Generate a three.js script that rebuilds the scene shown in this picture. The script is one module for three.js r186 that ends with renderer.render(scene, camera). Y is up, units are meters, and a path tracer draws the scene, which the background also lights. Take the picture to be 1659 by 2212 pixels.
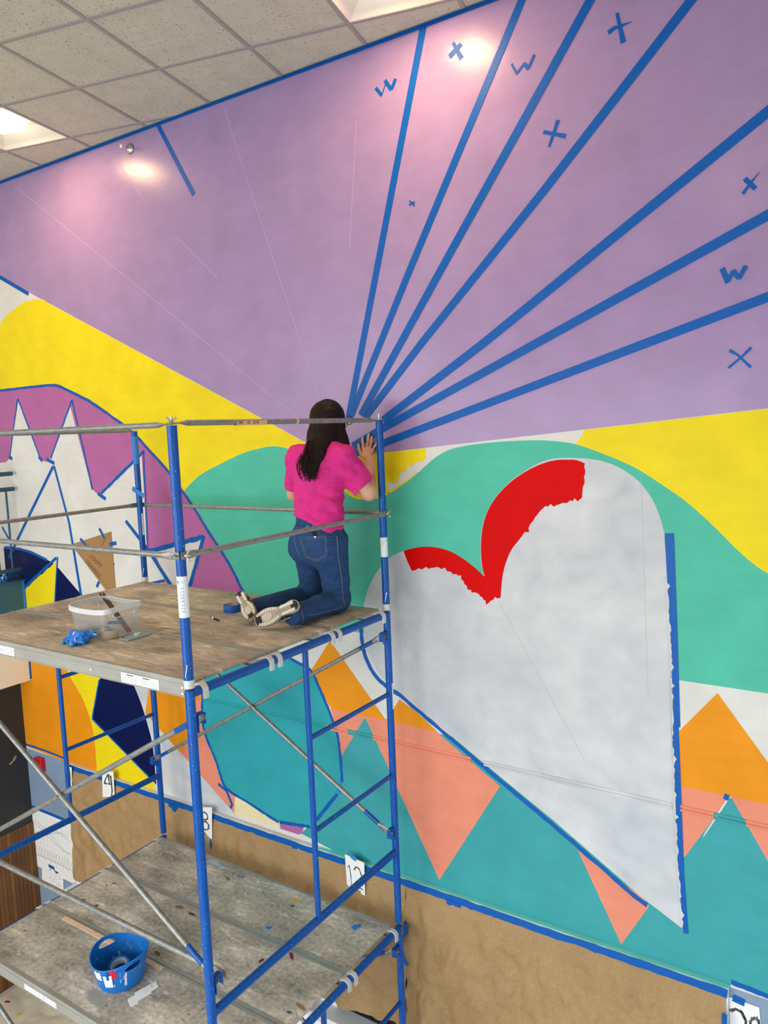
import * as THREE from 'three';
import { RectAreaLightUniformsLib } from 'three/addons/lights/RectAreaLightUniformsLib.js';
import { RoundedBoxGeometry } from 'three/addons/geometries/RoundedBoxGeometry.js';
import { mergeGeometries, mergeVertices } from 'three/addons/utils/BufferGeometryUtils.js';
import { ImprovedNoise } from 'three/addons/math/ImprovedNoise.js';

// ---------------------------------------------------------------- camera, light, exposure
const scene = new THREE.Scene();
const FPX = 1665.5586, PW = 1659, PH = 2212;
const camera = new THREE.PerspectiveCamera(2 * Math.atan(PH / 2 / FPX) * 180 / Math.PI, PW / PH, 0.05, 80);
camera.position.set(2.4648, 5.0238, 3.8893);
camera.rotation.set(-0.1089, 0.5873, -0.0387, 'YXZ');
camera.updateMatrixWorld(true);
const renderer = new THREE.WebGLRenderer({ antialias: true });
renderer.toneMapping = THREE.LinearToneMapping;
renderer.toneMappingExposure = 1.0;
renderer.shadowMap.enabled = true;
RectAreaLightUniformsLib.init();
scene.background = new THREE.Color().setRGB(0.75, 0.86, 1.0);       // bright overcast sky beyond the windows

// daylight: soft sky light in each window opening; the sky stands above, so each pane's light comes in sloping down
const WINDOWS = [];                                                  // filled again by the window builder below
const DAY = new THREE.Color().setRGB(0.93, 0.98, 1.0), DAY_COOL = new THREE.Color().setRGB(0.52, 0.75, 1.0);
const backWindows = [[-4.9, 2.2, 3.95, 6.85], [-2.65, 2.4, 1.4, 5.6], [-0.05, 2.4, 1.4, 5.6], [2.0, 0.8, 1.4, 5.6]];   // centre x, width, sill and head (wall at z = 7.5)
for (const [x, w, y0, y1] of backWindows) WINDOWS.push({ wall: 'back', at: x, w, y0, y1, L: 5.2, c: DAY });
for (const [z, w] of [[2.2, 2.6], [5.4, 2.6]]) WINDOWS.push({ wall: 'right', at: z, w, y0: 0.8, y1: 5.0, L: 1.7, c: DAY_COOL });
for (const q of WINDOWS) {
  const n = Math.max(1, Math.round((q.y1 - q.y0) / 1.0)), h = (q.y1 - q.y0) / n, T = 0.7;
  for (let i = 0; i < n; i++) {
    const y = q.y0 + (i + 0.5) * h, l = new THREE.RectAreaLight(q.c, q.L, q.w, h);
    if (q.wall === 'back') { l.position.set(q.at, y, 7.15); l.lookAt(q.at, y - Math.sin(T), 7.15 - Math.cos(T)); }
    else { l.position.set(5.65, y, q.at); l.lookAt(5.65 - Math.cos(T), y - Math.sin(T), q.at); }
    scene.add(l);
  }
}
const TROFFER_L = 50, TROFFER_C = new THREE.Color().setRGB(1.0, 0.62, 0.30);

// ---------------------------------------------------------------- helpers
const N = new ImprovedNoise();
let seed = 7;
const rnd = () => { seed = (seed * 1664525 + 1013904223) >>> 0; return seed / 4294967296; };
const V = (x, y, z) => new THREE.Vector3(x, y, z);
function ray(x, y) { return V((x - PW / 2) / FPX, -(y - PH / 2) / FPX, -1).applyQuaternion(camera.quaternion); }
function onPlane(x, y, axis, v) { const d = ray(x, y), c = camera.position, t = (v - c[axis]) / d[axis]; return c.clone().addScaledVector(d, t); }
const W2 = ([x, y], z = 0) => { const p = onPlane(x, y, 'z', z); return new THREE.Vector2(p.x, p.y); };   // a photo pixel on the mural wall
const taken = {};
function numbered(n) { taken[n] = (taken[n] || 0) + 1; return taken[n] === 1 ? n : n + '_' + String(taken[n] - 1).padStart(3, '0'); }
function sh(o) { o.castShadow = true; o.receiveShadow = true; return o; }
function mesh(name, geo, mat, parent) { const m = sh(new THREE.Mesh(geo, mat)); m.name = name; if (parent) parent.add(m); return m; }
function top(o, name, label, category, group, kind) {
  o.name = numbered(name); o.userData = { label, category };
  if (group) o.userData.group = group;
  if (kind) o.userData.kind = kind;
  scene.add(o); return o;
}
function thing(name, label, category, pos = [0, 0, 0], group) { const g = new THREE.Group(); g.position.set(...pos); return top(g, name, label, category, group); }
function struct(name, geo, mat, label) { const m = mesh(name, geo, mat); m.userData = { kind: 'structure', label }; scene.add(m); return m; }
const box = (w, h, d, x = 0, y = 0, z = 0) => new THREE.BoxGeometry(w, h, d).translate(x, y, z);
const box2 = (x0, x1, y0, y1, z0, z1) => box(x1 - x0, y1 - y0, z1 - z0, (x0 + x1) / 2, (y0 + y1) / 2, (z0 + z1) / 2);
const rbox = (w, h, d, r, x = 0, y = 0, z = 0) => new RoundedBoxGeometry(w, h, d, 2, r).translate(x, y, z);
function merge(list) {
  const l = list.map(g => { let q = g.index ? g.toNonIndexed() : g; for (const k of Object.keys(q.attributes)) if (!['position', 'normal', 'uv'].includes(k)) q.deleteAttribute(k); return q; });
  return l.length === 1 ? l[0] : mergeGeometries(l);
}
// a round bar from a to b; uv in metres
function bar(a, b, r, seg = 20, r2 = r) {
  a = Array.isArray(a) ? V(...a) : a; b = Array.isArray(b) ? V(...b) : b;
  const L = a.distanceTo(b), g = new THREE.CylinderGeometry(r2, r, L, seg, 1);
  const uv = g.attributes.uv; for (let i = 0; i < uv.count; i++) uv.setXY(i, uv.getX(i) * 2 * Math.PI * r, uv.getY(i) * L);
  g.applyQuaternion(new THREE.Quaternion().setFromUnitVectors(V(0, 1, 0), b.clone().sub(a).normalize()));
  return g.translate((a.x + b.x) / 2, (a.y + b.y) / 2, (a.z + b.z) / 2);
}
function tubeAlong(pts, r, seg = 40, rad = 8, closed = false) {
  return new THREE.TubeGeometry(new THREE.CatmullRomCurve3(pts.map(p => Array.isArray(p) ? V(...p) : p), closed), seg, r, rad, closed);
}
function uvScale(g, s) { const uv = g.attributes.uv; for (let i = 0; i < uv.count; i++) uv.setXY(i, uv.getX(i) * s, uv.getY(i) * s); return g; }
function uvBy(g, f) { const p = g.attributes.position, uv = new Float32Array(p.count * 2); for (let i = 0; i < p.count; i++) { const q = f(p.getX(i), p.getY(i), p.getZ(i)); uv[2 * i] = q[0]; uv[2 * i + 1] = q[1]; } g.setAttribute('uv', new THREE.BufferAttribute(uv, 2)); return g; }
// planar shapes
const shapeOf = pts => new THREE.Shape(pts);
function slab(pts, z0, z1) { return new THREE.ExtrudeGeometry(shapeOf(pts), { depth: z1 - z0, bevelEnabled: false }).translate(0, 0, z0); }
function spline(pts, n = 8, closed = false) {                        // smooth list of pixels
  const c = new THREE.CatmullRomCurve3(pts.map(p => V(p[0], p[1], 0)), closed, 'centripetal');
  return c.getPoints(n * (pts.length - 1)).map(p => [p.x, p.y]);
}
function ragged(pts, step, amp, sharp = 1) {                         // brushed, uneven edge along a list of pixels
  const out = [];
  for (let i = 0; i < pts.length - 1; i++) {
    const [x0, y0] = pts[i], [x1, y1] = pts[i + 1], L = Math.hypot(x1 - x0, y1 - y0), n = Math.max(1, Math.round(L / step)), nx = -(y1 - y0) / L, ny = (x1 - x0) / L;
    for (let k = 0; k < n; k++) { const t = (k + (k ? (rnd() - 0.5) * 0.6 : 0)) / n, a = (k || i) ? (rnd() - 0.5) * 2 * amp * (rnd() < 0.25 ? sharp : 0.6) : 0; out.push([x0 + (x1 - x0) * t + nx * a, y0 + (y1 - y0) * t + ny * a]); }
  }
  out.push(pts[pts.length - 1]); return out;
}

// ---------------------------------------------------------------- textures
function fbm(x, y, o = 4, s = 0) { let a = 0.5, f = 1, v = 0; for (let i = 0; i < o; i++) { v += a * N.noise(x * f, y * f, s + i * 7.3); f *= 2.03; a *= 0.5; } return v; }
function dataTex(n, fn, rep, srgb = true) {                          // fn(u, v) -> [r, g, b] in 0..1; mirrored at its edges so that it tiles
  const d = new Uint8Array(n * n * 4);
  for (let j = 0; j < n; j++) for (let i = 0; i < n; i++) { const c = fn(i / n, j / n), k = 4 * (j * n + i); for (let q = 0; q < 3; q++) d[k + q] = Math.max(0, Math.min(255, 255 * c[q])); d[k + 3] = 255; }
  const t = new THREE.DataTexture(d, n, n); t.wrapS = t.wrapT = THREE.MirroredRepeatWrapping; t.magFilter = THREE.LinearFilter; t.minFilter = THREE.LinearFilter;
  if (srgb) t.colorSpace = THREE.SRGBColorSpace; t.repeat.set(rep, rep); t.needsUpdate = true; return t;
}
const tile2 = (u, v, P, f) => f(u * P, v * P);
const g3 = v => [v, v, v];
const paintTone = dataTex(512, (u, v) => { const n = tile2(u, v, 9, (x, y) => fbm(x, y, 4, 1)), m = tile2(u, v, 40, (x, y) => fbm(x * 0.35, y, 2, 9)); return g3(0.955 + 0.06 * n + 0.03 * m); }, 0.45);
const primerTone = dataTex(512, (u, v) => { const n = fbm(u * 4 + 1.5 * fbm(u * 6, v * 6, 2, 8), v * 3.2, 5, 3), m = fbm(u * 9 + v * 5, v * 14 - u * 5, 3, 5); return [0.94 + 0.17 * n + 0.07 * m, 0.943 + 0.15 * n + 0.07 * m, 0.95 + 0.115 * n + 0.06 * m]; }, 0.55);
const paintBump = dataTex(512, (u, v) => g3(0.5 + 0.35 * tile2(u, v, 70, (x, y) => fbm(x, y, 3, 2)) + 0.3 * tile2(u, v, 8, (x, y) => fbm(x, y, 2, 4))), 1.1, false);
const galvTone = dataTex(256, (u, v) => { const n = tile2(u, v, 26, (x, y) => fbm(x, y * 0.5, 3, 11)), m = tile2(u, v, 6, (x, y) => fbm(x, y, 3, 12)); return g3(0.80 + 0.16 * n + 0.18 * m); }, 4);
const brushed = dataTex(256, (u, v) => g3(0.90 + 0.09 * fbm(u * 3, v * 60, 2, 14) + 0.10 * fbm(u * 5, v * 5, 2, 15)), 2);
const steelTone = dataTex(512, (u, v) => { const n = tile2(u, v, 6, (x, y) => fbm(x, y, 3, 21)), q = tile2(u, v, 90, (x, y) => fbm(x, y, 2, 22)), w = tile2(u, v, 30, (x, y) => fbm(x * 0.6, y, 2, 23));
  if (q > 0.36) return [0.80, 0.86, 0.92]; if (w > 0.33 && q > 0.06) return [0.22, 0.42, 0.66];
  return [0.0, 0.325 + 0.03 * n, 0.66 + 0.06 * n]; }, 1.6);
const fabricTone = dataTex(256, (u, v) => g3(0.93 + 0.012 * Math.sin(u * 256 * 0.785) * Math.sin(v * 256 * 0.785) + 0.10 * tile2(u, v, 12, (x, y) => fbm(x, y, 3, 31))), 6);
const denimTone = dataTex(512, (u, v) => { const n = tile2(u, v, 10, (x, y) => fbm(x, y, 3, 33)), s = tile2(u, v, 120, (x, y) => fbm(x, y * 0.25, 2, 34)), k = Math.sin((u + v) * 512 * 0.9); return [0.155 + 0.06 * n + 0.15 * s + 0.02 * k, 0.315 + 0.07 * n + 0.15 * s + 0.02 * k, 0.50 + 0.09 * n + 0.15 * s + 0.02 * k]; }, 3);
const kraftTone = dataTex(512, (u, v) => { const n = tile2(u, v, 5, (x, y) => fbm(x, y, 4, 41)), s = tile2(u, v, 90, (x, y) => fbm(x, y * 0.8, 2, 42)); return [0.66 + 0.07 * n + 0.07 * s, 0.53 + 0.06 * n + 0.06 * s, 0.36 + 0.05 * n + 0.05 * s]; }, 0.8);
const tileTone = dataTex(512, (u, v) => { const q = tile2(u, v, 60, (x, y) => fbm(x * 0.55, y, 3, 51)), n = tile2(u, v, 4, (x, y) => fbm(x, y, 3, 52)); if (q > 0.29) return [0.55, 0.52, 0.48]; return [0.82 + 0.05 * n, 0.80 + 0.05 * n, 0.75 + 0.05 * n]; }, 1.7);
const tileBump = dataTex(512, (u, v) => { const q = tile2(u, v, 60, (x, y) => fbm(x * 0.55, y, 3, 51)); return g3(q > 0.29 ? 0.1 : 0.7 + 0.3 * q); }, 1.7, false);
function canvas(w, h, draw) {
  const c = document.createElement('canvas'); c.width = w; c.height = h; const x = c.getContext('2d'); draw(x, w, h);
  const t = new THREE.CanvasTexture(c); t.colorSpace = THREE.SRGBColorSpace; t.magFilter = THREE.LinearFilter; t.minFilter = THREE.LinearFilter; return t;
}
const std = (o) => new THREE.MeshStandardMaterial(o);
const S = (hex) => new THREE.Color(hex);

// ---------------------------------------------------------------- materials
const M = {};
const paint = (hex, rough = 0.5, map = paintTone, spec = 0.35) => new THREE.MeshPhysicalMaterial({ color: S(hex), roughness: rough, specularIntensity: spec, map, bumpMap: paintBump, bumpScale: 0.0005 });
M.primer = paint('#e8e5de', 0.5);
M.purple = paint('#ae91be', 0.25, paintTone, 0.7);
M.yellow = paint('#fde31c');
M.green = paint('#56c6aa');
M.magenta = paint('#bd6da6');
M.navy = paint('#04154c');
M.orange = paint('#f79c1a');
M.teal = paint('#35a9b1'); M.tealBand = paint('#43a8ac');
M.coral = paint('#f4967a');
M.cream = paint('#f7e6b5');
M.heart = paint('#d9dadb', 0.55, primerTone);
M.red = paint('#e20404', 0.5, paintTone, 0.15);
M.greywall = paint('#8fa3bd', 0.4);
M.tealLight = paint('#86e8dc');
M.tape = new THREE.MeshPhysicalMaterial({ color: S('#035bb0'), roughness: 0.45, specularIntensity: 0.5, bumpMap: paintBump, bumpScale: 0.0012 });
M.tapeLight = std({ color: S('#2380d6'), roughness: 0.5, bumpMap: paintBump, bumpScale: 0.0012 });
M.galv = std({ color: S('#bcbdb9'), roughness: 0.45, metalness: 0.55, map: galvTone });
M.alu = std({ color: S('#b9b7ae'), roughness: 0.5, metalness: 0.3, map: brushed });
M.chrome = std({ color: S('#d8d6d0'), roughness: 0.22, metalness: 1 });
M.steelBlue = new THREE.MeshPhysicalMaterial({ color: 0xffffff, roughness: 0.28, specularIntensity: 0.7, map: steelTone });
M.hook = std({ color: S('#d9d8d2'), roughness: 0.5, metalness: 0.3 });
M.white = std({ color: S('#eeeeec'), roughness: 0.5 });
M.paper = std({ color: S('#f4f3f0'), roughness: 0.85 });
M.black = std({ color: S('#141416'), roughness: 0.35 });
M.blackGloss = std({ color: S('#08080a'), roughness: 0.12 });
M.kraft = std({ color: 0xffffff, roughness: 0.72, map: kraftTone });
M.tile = std({ color: S('#fffdf2'), roughness: 0.95, map: tileTone, bumpMap: tileBump, bumpScale: 0.0015 });
M.tbar = std({ color: S('#a8a09b'), roughness: 0.6 });
M.wallPlain = std({ color: S('#dfdcd5'), roughness: 0.9 });
M.skin = std({ color: S('#dba88a'), roughness: 0.5 });
M.pink = std({ color: S('#ee2e93'), roughness: 0.9, map: fabricTone });
M.denim = std({ color: S('#d6dae2'), roughness: 0.92, map: denimTone });
M.stitch = std({ color: S('#8b8f98'), roughness: 0.9 });
M.hair = new THREE.MeshPhysicalMaterial({ color: S('#1d0d08'), roughness: 0.5, specularIntensity: 0.45 });
const woodTone = dataTex(256, (u, v) => g3(0.82 + 0.25 * tile2(u, v, 14, (x, y) => fbm(x, y * 0.25, 3, 61)) + ((v * 64) % 1 < 0.06 ? -0.12 : 0)), 1);

// ================================================================ the room
const CEIL = 7.19, XL = -6.2, XR = 6.0, ZB = 7.5, LEDGE_Z = 0.035, LEDGE_Y = 2.178;
const floorMat = std({ color: S('#c9c2b6'), roughness: 0.6, map: paintTone });
struct('floor', box2(XL, XR, -0.15, 0, -0.15, ZB + 0.15), floorMat, 'plain floor under the scaffold');
const ceilingBase = struct('ceiling', box2(XL - 0.15, XR + 0.15, CEIL + 0.13, CEIL + 0.28, -0.15, ZB + 0.15), M.wallPlain, 'suspended ceiling of square speckled tiles in a grid');
const wall = struct('wall_front', uvBy(box2(XL, XR, 0, CEIL + 0.13, -0.15, 0), (x, y) => [x, y]), M.primer, 'long wall carrying a half-painted bright geometric mural');
// walls with window openings, built from the pieces round the openings
function pierced(name, along, a0, a1, plane, label) {
  const list = WINDOWS.filter(q => q.wall === along).sort((p, q) => p.at - q.at), parts = [];
  const put = (s0, s1, y0, y1) => { if (s1 - s0 > 1e-3 && y1 - y0 > 1e-3) parts.push(along === 'back' ? box2(s0, s1, y0, y1, plane, plane + 0.15) : box2(plane, plane + 0.15, y0, y1, s0, s1)); };
  let s = a0;
  for (const q of list) { put(s, q.at - q.w / 2, 0, CEIL + 0.13); put(q.at - q.w / 2, q.at + q.w / 2, 0, q.y0); put(q.at - q.w / 2, q.at + q.w / 2, q.y1, CEIL + 0.13); s = q.at + q.w / 2; }
  put(s, a1, 0, CEIL + 0.13);
  return struct(name, merge(parts), M.wallPlain, label);
}
pierced('wall_back', 'back', XL, XR, ZB, 'window wall opposite the mural');
pierced('wall_right', 'right', 0, ZB, XR, 'side wall with tall windows');
struct('wall_left', box2(XL - 0.15, XL, 0, CEIL + 0.13, 0, ZB), M.wallPlain, 'plain side wall behind the balcony');
WINDOWS.forEach((q, i) => {
  const h = q.y1 - q.y0, ym = (q.y0 + q.y1) / 2, fr = [], t = 0.06;
  fr.push(box(q.w, t, 0.08, 0, h / 2 - t / 2, 0), box(q.w, t, 0.08, 0, -h / 2 + t / 2, 0), box(t, h - 2 * t, 0.08, -q.w / 2 + t / 2, 0, 0), box(t, h - 2 * t, 0.08, q.w / 2 - t / 2, 0, 0), box(t * 0.7, h - 2 * t, 0.06, 0, 0, 0));
  const w = mesh('window_' + (i + 1), merge(fr), M.white); w.userData = { kind: 'structure', label: 'white framed tall window' };
  mesh('pane', box(q.w - 2 * t, h - 2 * t, 0.006), new THREE.MeshPhysicalMaterial({ color: 0xffffff, roughness: 0, transmission: 1, thickness: 0 }), w);
  if (q.wall === 'back') w.position.set(q.at, ym, ZB + 0.1); else { w.position.set(XR + 0.1, ym, q.at); w.rotation.y = Math.PI / 2; }
  scene.add(w);
});

// ---------------------------------------------------------------- suspended ceiling, its grid turned against the wall
{
  const U = V(0.9735, 0, -0.2286), Vv = V(-0.2286, 0, -0.9735), O = V(-1.246, CEIL, 0.542), T = 0.61;
  const at = (i, j) => O.clone().addScaledVector(U, i * T).addScaledVector(Vv, j * T);
  const clip = (poly, f) => { const out = []; for (let k = 0; k < poly.length; k++) { const a = poly[k], b = poly[(k + 1) % poly.length], fa = f(a), fb = f(b); if (fa >= 0) out.push(a); if ((fa >= 0) !== (fb >= 0)) { const t = fa / (fa - fb); out.push(new THREE.Vector2(a.x + (b.x - a.x) * t, a.y + (b.y - a.y) * t)); } } return out; };
  const inRoom = poly => { poly = clip(poly, p => p.y - 0.006); poly = clip(poly, p => p.x - XL); poly = clip(poly, p => XR - p.x); return clip(poly, p => ZB - p.y); };
  const flat = (poly, y0, y1) => { const g = new THREE.ExtrudeGeometry(new THREE.Shape(poly), { depth: y1 - y0, bevelEnabled: false }); g.rotateX(Math.PI / 2).translate(0, y1, 0); return g; };   // poly in (x, z)
  const cell = (i, j, m, wi = 1, wj = 1) => [[i, j, m, m], [i + wi, j, -m, m], [i + wi, j + wj, -m, -m], [i, j + wj, m, -m]].map(([a, b, p, q]) => { const v = at(a, b).addScaledVector(U, p).addScaledVector(Vv, q); return new THREE.Vector2(v.x, v.z); });
  const lights = [[-3, 0], [2, -1], [-3, -6], [2, -7]];  // last two are out of view, added for general room light
  const isLight = (i, j) => lights.some(([a, b]) => a === i && b === j);
  const tops = [];
  for (let i = -12; i < 16; i++) for (let j = -18; j < 6; j++) {
    if (isLight(i, j)) continue;
    const c = at(i + 0.5, j + 0.5), poly = inRoom(cell(i, j, 0.012)); if (poly.length < 3) continue;
    const area = Math.abs(THREE.ShapeUtils.area(poly)); if (area < 0.002) continue;
    const g = uvBy(flat(poly, CEIL + 0.004 + 0.002 * rnd(), CEIL + 0.018), (x, y, z) => [x * U.x + z * U.z, x * Vv.x + z * Vv.z]);
    if (c.z < 3.4 && c.x > -4.6 && c.x < 2.6) mesh('ceiling_tile', g, M.tile, ceilingBase); else tops.push(g);
  }
  const rest = mesh('ceiling_tile_field', merge(tops), M.tile, ceilingBase); rest.userData.kind = 'stuff';
  const strips = [];
  for (let i = -12; i < 17; i++) { const p = inRoom([at(i, -18).addScaledVector(U, -0.012), at(i, 6).addScaledVector(U, -0.012), at(i, 6).addScaledVector(U, 0.012), at(i, -18).addScaledVector(U, 0.012)].map(v => new THREE.Vector2(v.x, v.z))); if (p.length > 2) mesh('ceiling_grid_bar', flat(p, CEIL, CEIL + 0.006), M.tbar, ceilingBase); }
  for (let j = -18; j < 7; j++) { const p = inRoom([at(-12, j).addScaledVector(Vv, -0.012), at(16, j).addScaledVector(Vv, -0.012), at(16, j).addScaledVector(Vv, 0.012), at(-12, j).addScaledVector(Vv, 0.012)].map(v => new THREE.Vector2(v.x, v.z))); if (p.length > 2) mesh('ceiling_grid_bar', flat(p, CEIL - 0.001, CEIL + 0.006), M.tbar, ceilingBase); }
  // recessed troffers: sloped white sides, a glowing lens at the top and an area light just below it
  const lens = std({ color: S('#fff4e0'), roughness: 0.6, emissive: new THREE.Color().setRGB(1.0, 0.88, 0.70), emissiveIntensity: 4 });
  const cream = std({ color: S('#fbf2df'), roughness: 0.6, side: THREE.DoubleSide });
  const lampNames = ['recessed square ceiling light nearest the sprinkler head', 'recessed square ceiling light above the taped rays'];
  lights.forEach(([i, j], k) => {
    const c = at(i + 0.5, j + 0.5), s = T / 2 - 0.014, q = s * 0.55, H = 0.075;
    const t = thing('ceiling_light', lampNames[k] || ['unseen added ceiling light over the front of the scaffold', 'unseen added ceiling light over the open room', 'unseen added ceiling light toward the side windows'][k - 2], 'light', [c.x, CEIL, c.z], 'recessed ceiling lights');
    t.rotation.y = Math.atan2(0.2286, 0.9735);
    const side = [[-s, -s, s, -s, q, -q, -q, -q], [s, -s, s, s, q, q, q, -q], [s, s, -s, s, -q, q, q, q], [-s, s, -s, -s, -q, -q, -q, q]];
    for (const a of side) { const g = new THREE.BufferGeometry(); g.setAttribute('position', new THREE.Float32BufferAttribute([a[0], 0.002, a[1], a[2], 0.002, a[3], a[4], H, a[5], a[6], H, a[7]], 3)); g.setIndex([0, 1, 2, 0, 2, 3]); g.computeVertexNormals(); mesh('reflector_side', uvBy(g.toNonIndexed(), (x, y, z) => [x, z]), cream, t); }
    mesh('top_plate', box(2 * q + 0.02, 0.004, 2 * q + 0.02, 0, H + 0.003, 0), cream, t);
    mesh('light_lens', rbox(2 * q * 0.72, 0.05, 2 * q * 0.72, 0.012, 0, H - 0.0255, 0), lens, t);
    const l = new THREE.RectAreaLight(TROFFER_C, TROFFER_L * 1.9, 2 * q * 0.72, 2 * q * 0.72); l.position.set(0, H - 0.053, 0); l.rotation.x = -Math.PI / 2; t.add(l);
  });
}

// ---------------------------------------------------------------- the mural: coats of paint on the wall
const LAYER = 0.00016;
function toWall(pts, z = 0) { return pts.map(p => { const q = W2(p, z); q.y = Math.min(q.y, CEIL - 0.001); return q; }); }
function coat(pts, mat, layer, label, name = 'paint_area') {
  const q = toWall(pts), g = new THREE.ShapeGeometry(shapeOf(q));
  g.translate(0, 0, layer * LAYER);
  const m = mesh(name, g, mat, wall); if (label) m.userData.label = label; return m;
}
const ARCH = spline([[-150, 853], [0, 841], [60, 834], [117, 829], [127, 831], [159, 846], [189, 861], [219, 880], [249, 902], [271, 917], [298, 941], [330, 977], [366, 1017], [395, 1057], [425, 1101], [452, 1145], [473, 1177], [500, 1221], [530, 1281], [560, 1345]], 4);
const HILL = [...spline([[400, 1057], [430, 1028], [480, 1000], [530, 977], [560, 969], [590, 964], [625, 970], [665, 988], [700, 1020], [735, 1055], [768, 1077], [795, 1079], [818, 1076], [842, 1066], [873, 1045], [900, 1024], [945, 985], [975, 970], [1050, 957], [1160, 951], [1210, 954], [1245, 960], [1315, 985], [1375, 1012], [1430, 1047], [1480, 1082], [1540, 1135], [1590, 1185], [1630, 1220], [1659, 1239], [1800, 1310], [1950, 1360]], 5)];
const coatGrey = mesh('paint_area', new THREE.PlaneGeometry(12.1, 2.17).translate(-0.1, 1.085, LAYER), M.greywall, wall); coatGrey.userData.label = 'flat grey-blue lower wall paint'; uvBy(coatGrey.geometry, (x, y) => [x, y]);
coat([[-150, 516], [0, 598], [65, 633], [265, 741], [480, 857], [661, 956], [722, 988], [835, 977], [1260, 928], [1659, 882], [5200, 482], [5200, -4200], [1900, -900], [-150, -300]], M.purple, 2, 'lilac sky area, hazy and slightly glossy');
coat([[-150, 745], ...ragged([[0, 702], [14, 682], [38, 660], [66, 648], [95, 647]], 9, 3), [100, 653], [265, 742], [480, 858], [661, 957], [722, 989], [835, 978], [920, 968], ...ragged([[921, 971], [919, 993], [905, 998], [893, 1002], [890, 1008], [882, 1004], [876, 1018], [864, 1020], [860, 1042], [848, 1044], [836, 1040]], 5, 2), [842, 1066], [800, 1090], [640, 1100], [395, 1080], [0, 900], [-150, 900]], M.yellow, 3, 'bright yellow band sloping down to the painter');
coat([[835, 1066], [873, 1041], [900, 1021], [908, 1020], [900, 1028], [873, 1048], [842, 1070]], M.yellow, 3, 'thin yellow cut-in line');
coat([[1262, 929], ...ragged([[1261, 930], [1256, 944], [1246, 955], [1242, 962]], 5, 2.5), [1300, 1010], [1659, 1260], [1950, 1400], [3000, 1560], [5200, 1800], [5200, 484], [1659, 883]], M.yellow, 3, 'yellow band over the green hill');
coat([...HILL, [3000, 1480], [5200, 1700], [5200, 2026], [1950, 1541], [1659, 1498], [660, 1349], [400, 1310], [380, 1100]], M.green, 4, 'mint green rolling hill');
coat([...ARCH, [560, 1400], [260, 1400], [-150, 1330]], M.magenta, 5, 'mauve arch with a taped edge');
coat([[-150, 1010], [0, 1000], [14, 998], [20, 991], [40, 866], [88, 993], [99, 998], [109, 989], [152, 878], [199, 1057], [212, 1068], [222, 1063], [306, 985], [310, 1040], [318, 1185], [322, 1190], [360, 1250], [392, 1360], [-150, 1360]], M.primer, 6, 'off-white unpainted primer below the arch');
coat([[330, 1185], [440, 1160], [412, 1270], [404, 1300], [380, 1300]], M.primer, 7, 'off-white primer inside the taped triangle');
coat(spline([[8, 1183], [40, 1184], [65, 1192], [97, 1206], [121, 1222], [146, 1250], [165, 1272], [182, 1292], [205, 1330]], 4).concat([[205, 1350], [-20, 1350], [14, 1250]]), M.navy, 7, 'navy blue curved shape');
coat([...ragged([[48, 1280], [70, 1258], [96, 1236], [118, 1216]], 5, 1.5), [122, 1214], [121, 1260], [118, 1304], [117, 1345], [46, 1345]], M.yellow, 8, 'small yellow wedge with taped sides');
coat([[350, 1255], [362, 1246], [366, 1262], [372, 1280], [352, 1280]], M.coral, 8, 'dab of coral paint');
// lower left
coat([[100, 1415], [240, 1440], [216, 1467], [200, 1538], [199, 1553], [331, 1687], [337, 1712], [150, 1655]], M.yellow, 3, 'yellow wedge beside the orange panel');
coat(spline([[140, 1440], [152, 1463], [168, 1490], [182, 1517], [196, 1558], [204, 1598], [209, 1655]], 4).concat([[209, 1672], [140, 1645], [54, 1610], [-40, 1580], [-40, 1400], [120, 1410]]), M.orange, 4, 'amber orange panel at the wall end');
coat([[216, 1467], [200, 1538], [199, 1553], ...ragged([[206, 1562], [331, 1687]], 8, 1.2), [338, 1696], ...spline([[337, 1690], [334, 1649], [329, 1605], [319, 1565], [304, 1517], [290, 1482], [270, 1440]], 4), [225, 1430]], M.navy, 5, 'navy blue pointed shape');
coat([[270, 1430], [320, 1430], [322, 1488], [314, 1541], [391, 1625], [506, 1757], [508, 1765], [337, 1716], [338, 1690], [334, 1649], [319, 1565], [290, 1482]], M.heart, 3, 'mottled white primer');
coat([[322, 1440], [321, 1490], [314, 1541], [391, 1627], [412, 1585], [428, 1500], [435, 1440]], M.orange, 4, 'orange wedge behind the scaffold post');
coat([[391, 1626], [412, 1585], [428, 1500], [436, 1440], [470, 1440], [460, 1600], [492, 1700], [515, 1730], [509, 1762], [500, 1750]], M.coral, 5, 'coral strip beside the round teal shape');
coat([[508, 1720], [560, 1748], [602, 1780], [604, 1790], [506, 1758]], M.cream, 6, 'pale yellow sliver');
coat(spline([[560, 1390], [490, 1410], [448, 1450], [437, 1511], [439, 1562], [449, 1598], [467, 1641], [485, 1695], [494, 1706], [542, 1735], [569, 1753], [602, 1774], [632, 1778], [670, 1784], [683, 1768], [731, 1713], [739, 1689], [735, 1631], [728, 1583], [713, 1541], [701, 1511], [680, 1463], [668, 1445], [641, 1430], [620, 1418], [590, 1400]], 3, true), M.teal, 7, 'round teal shape with a taped edge');
coat([[604, 1776], [656, 1788], [652, 1800], [646, 1803], [606, 1790]], M.magenta, 6, 'mauve sliver');
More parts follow.
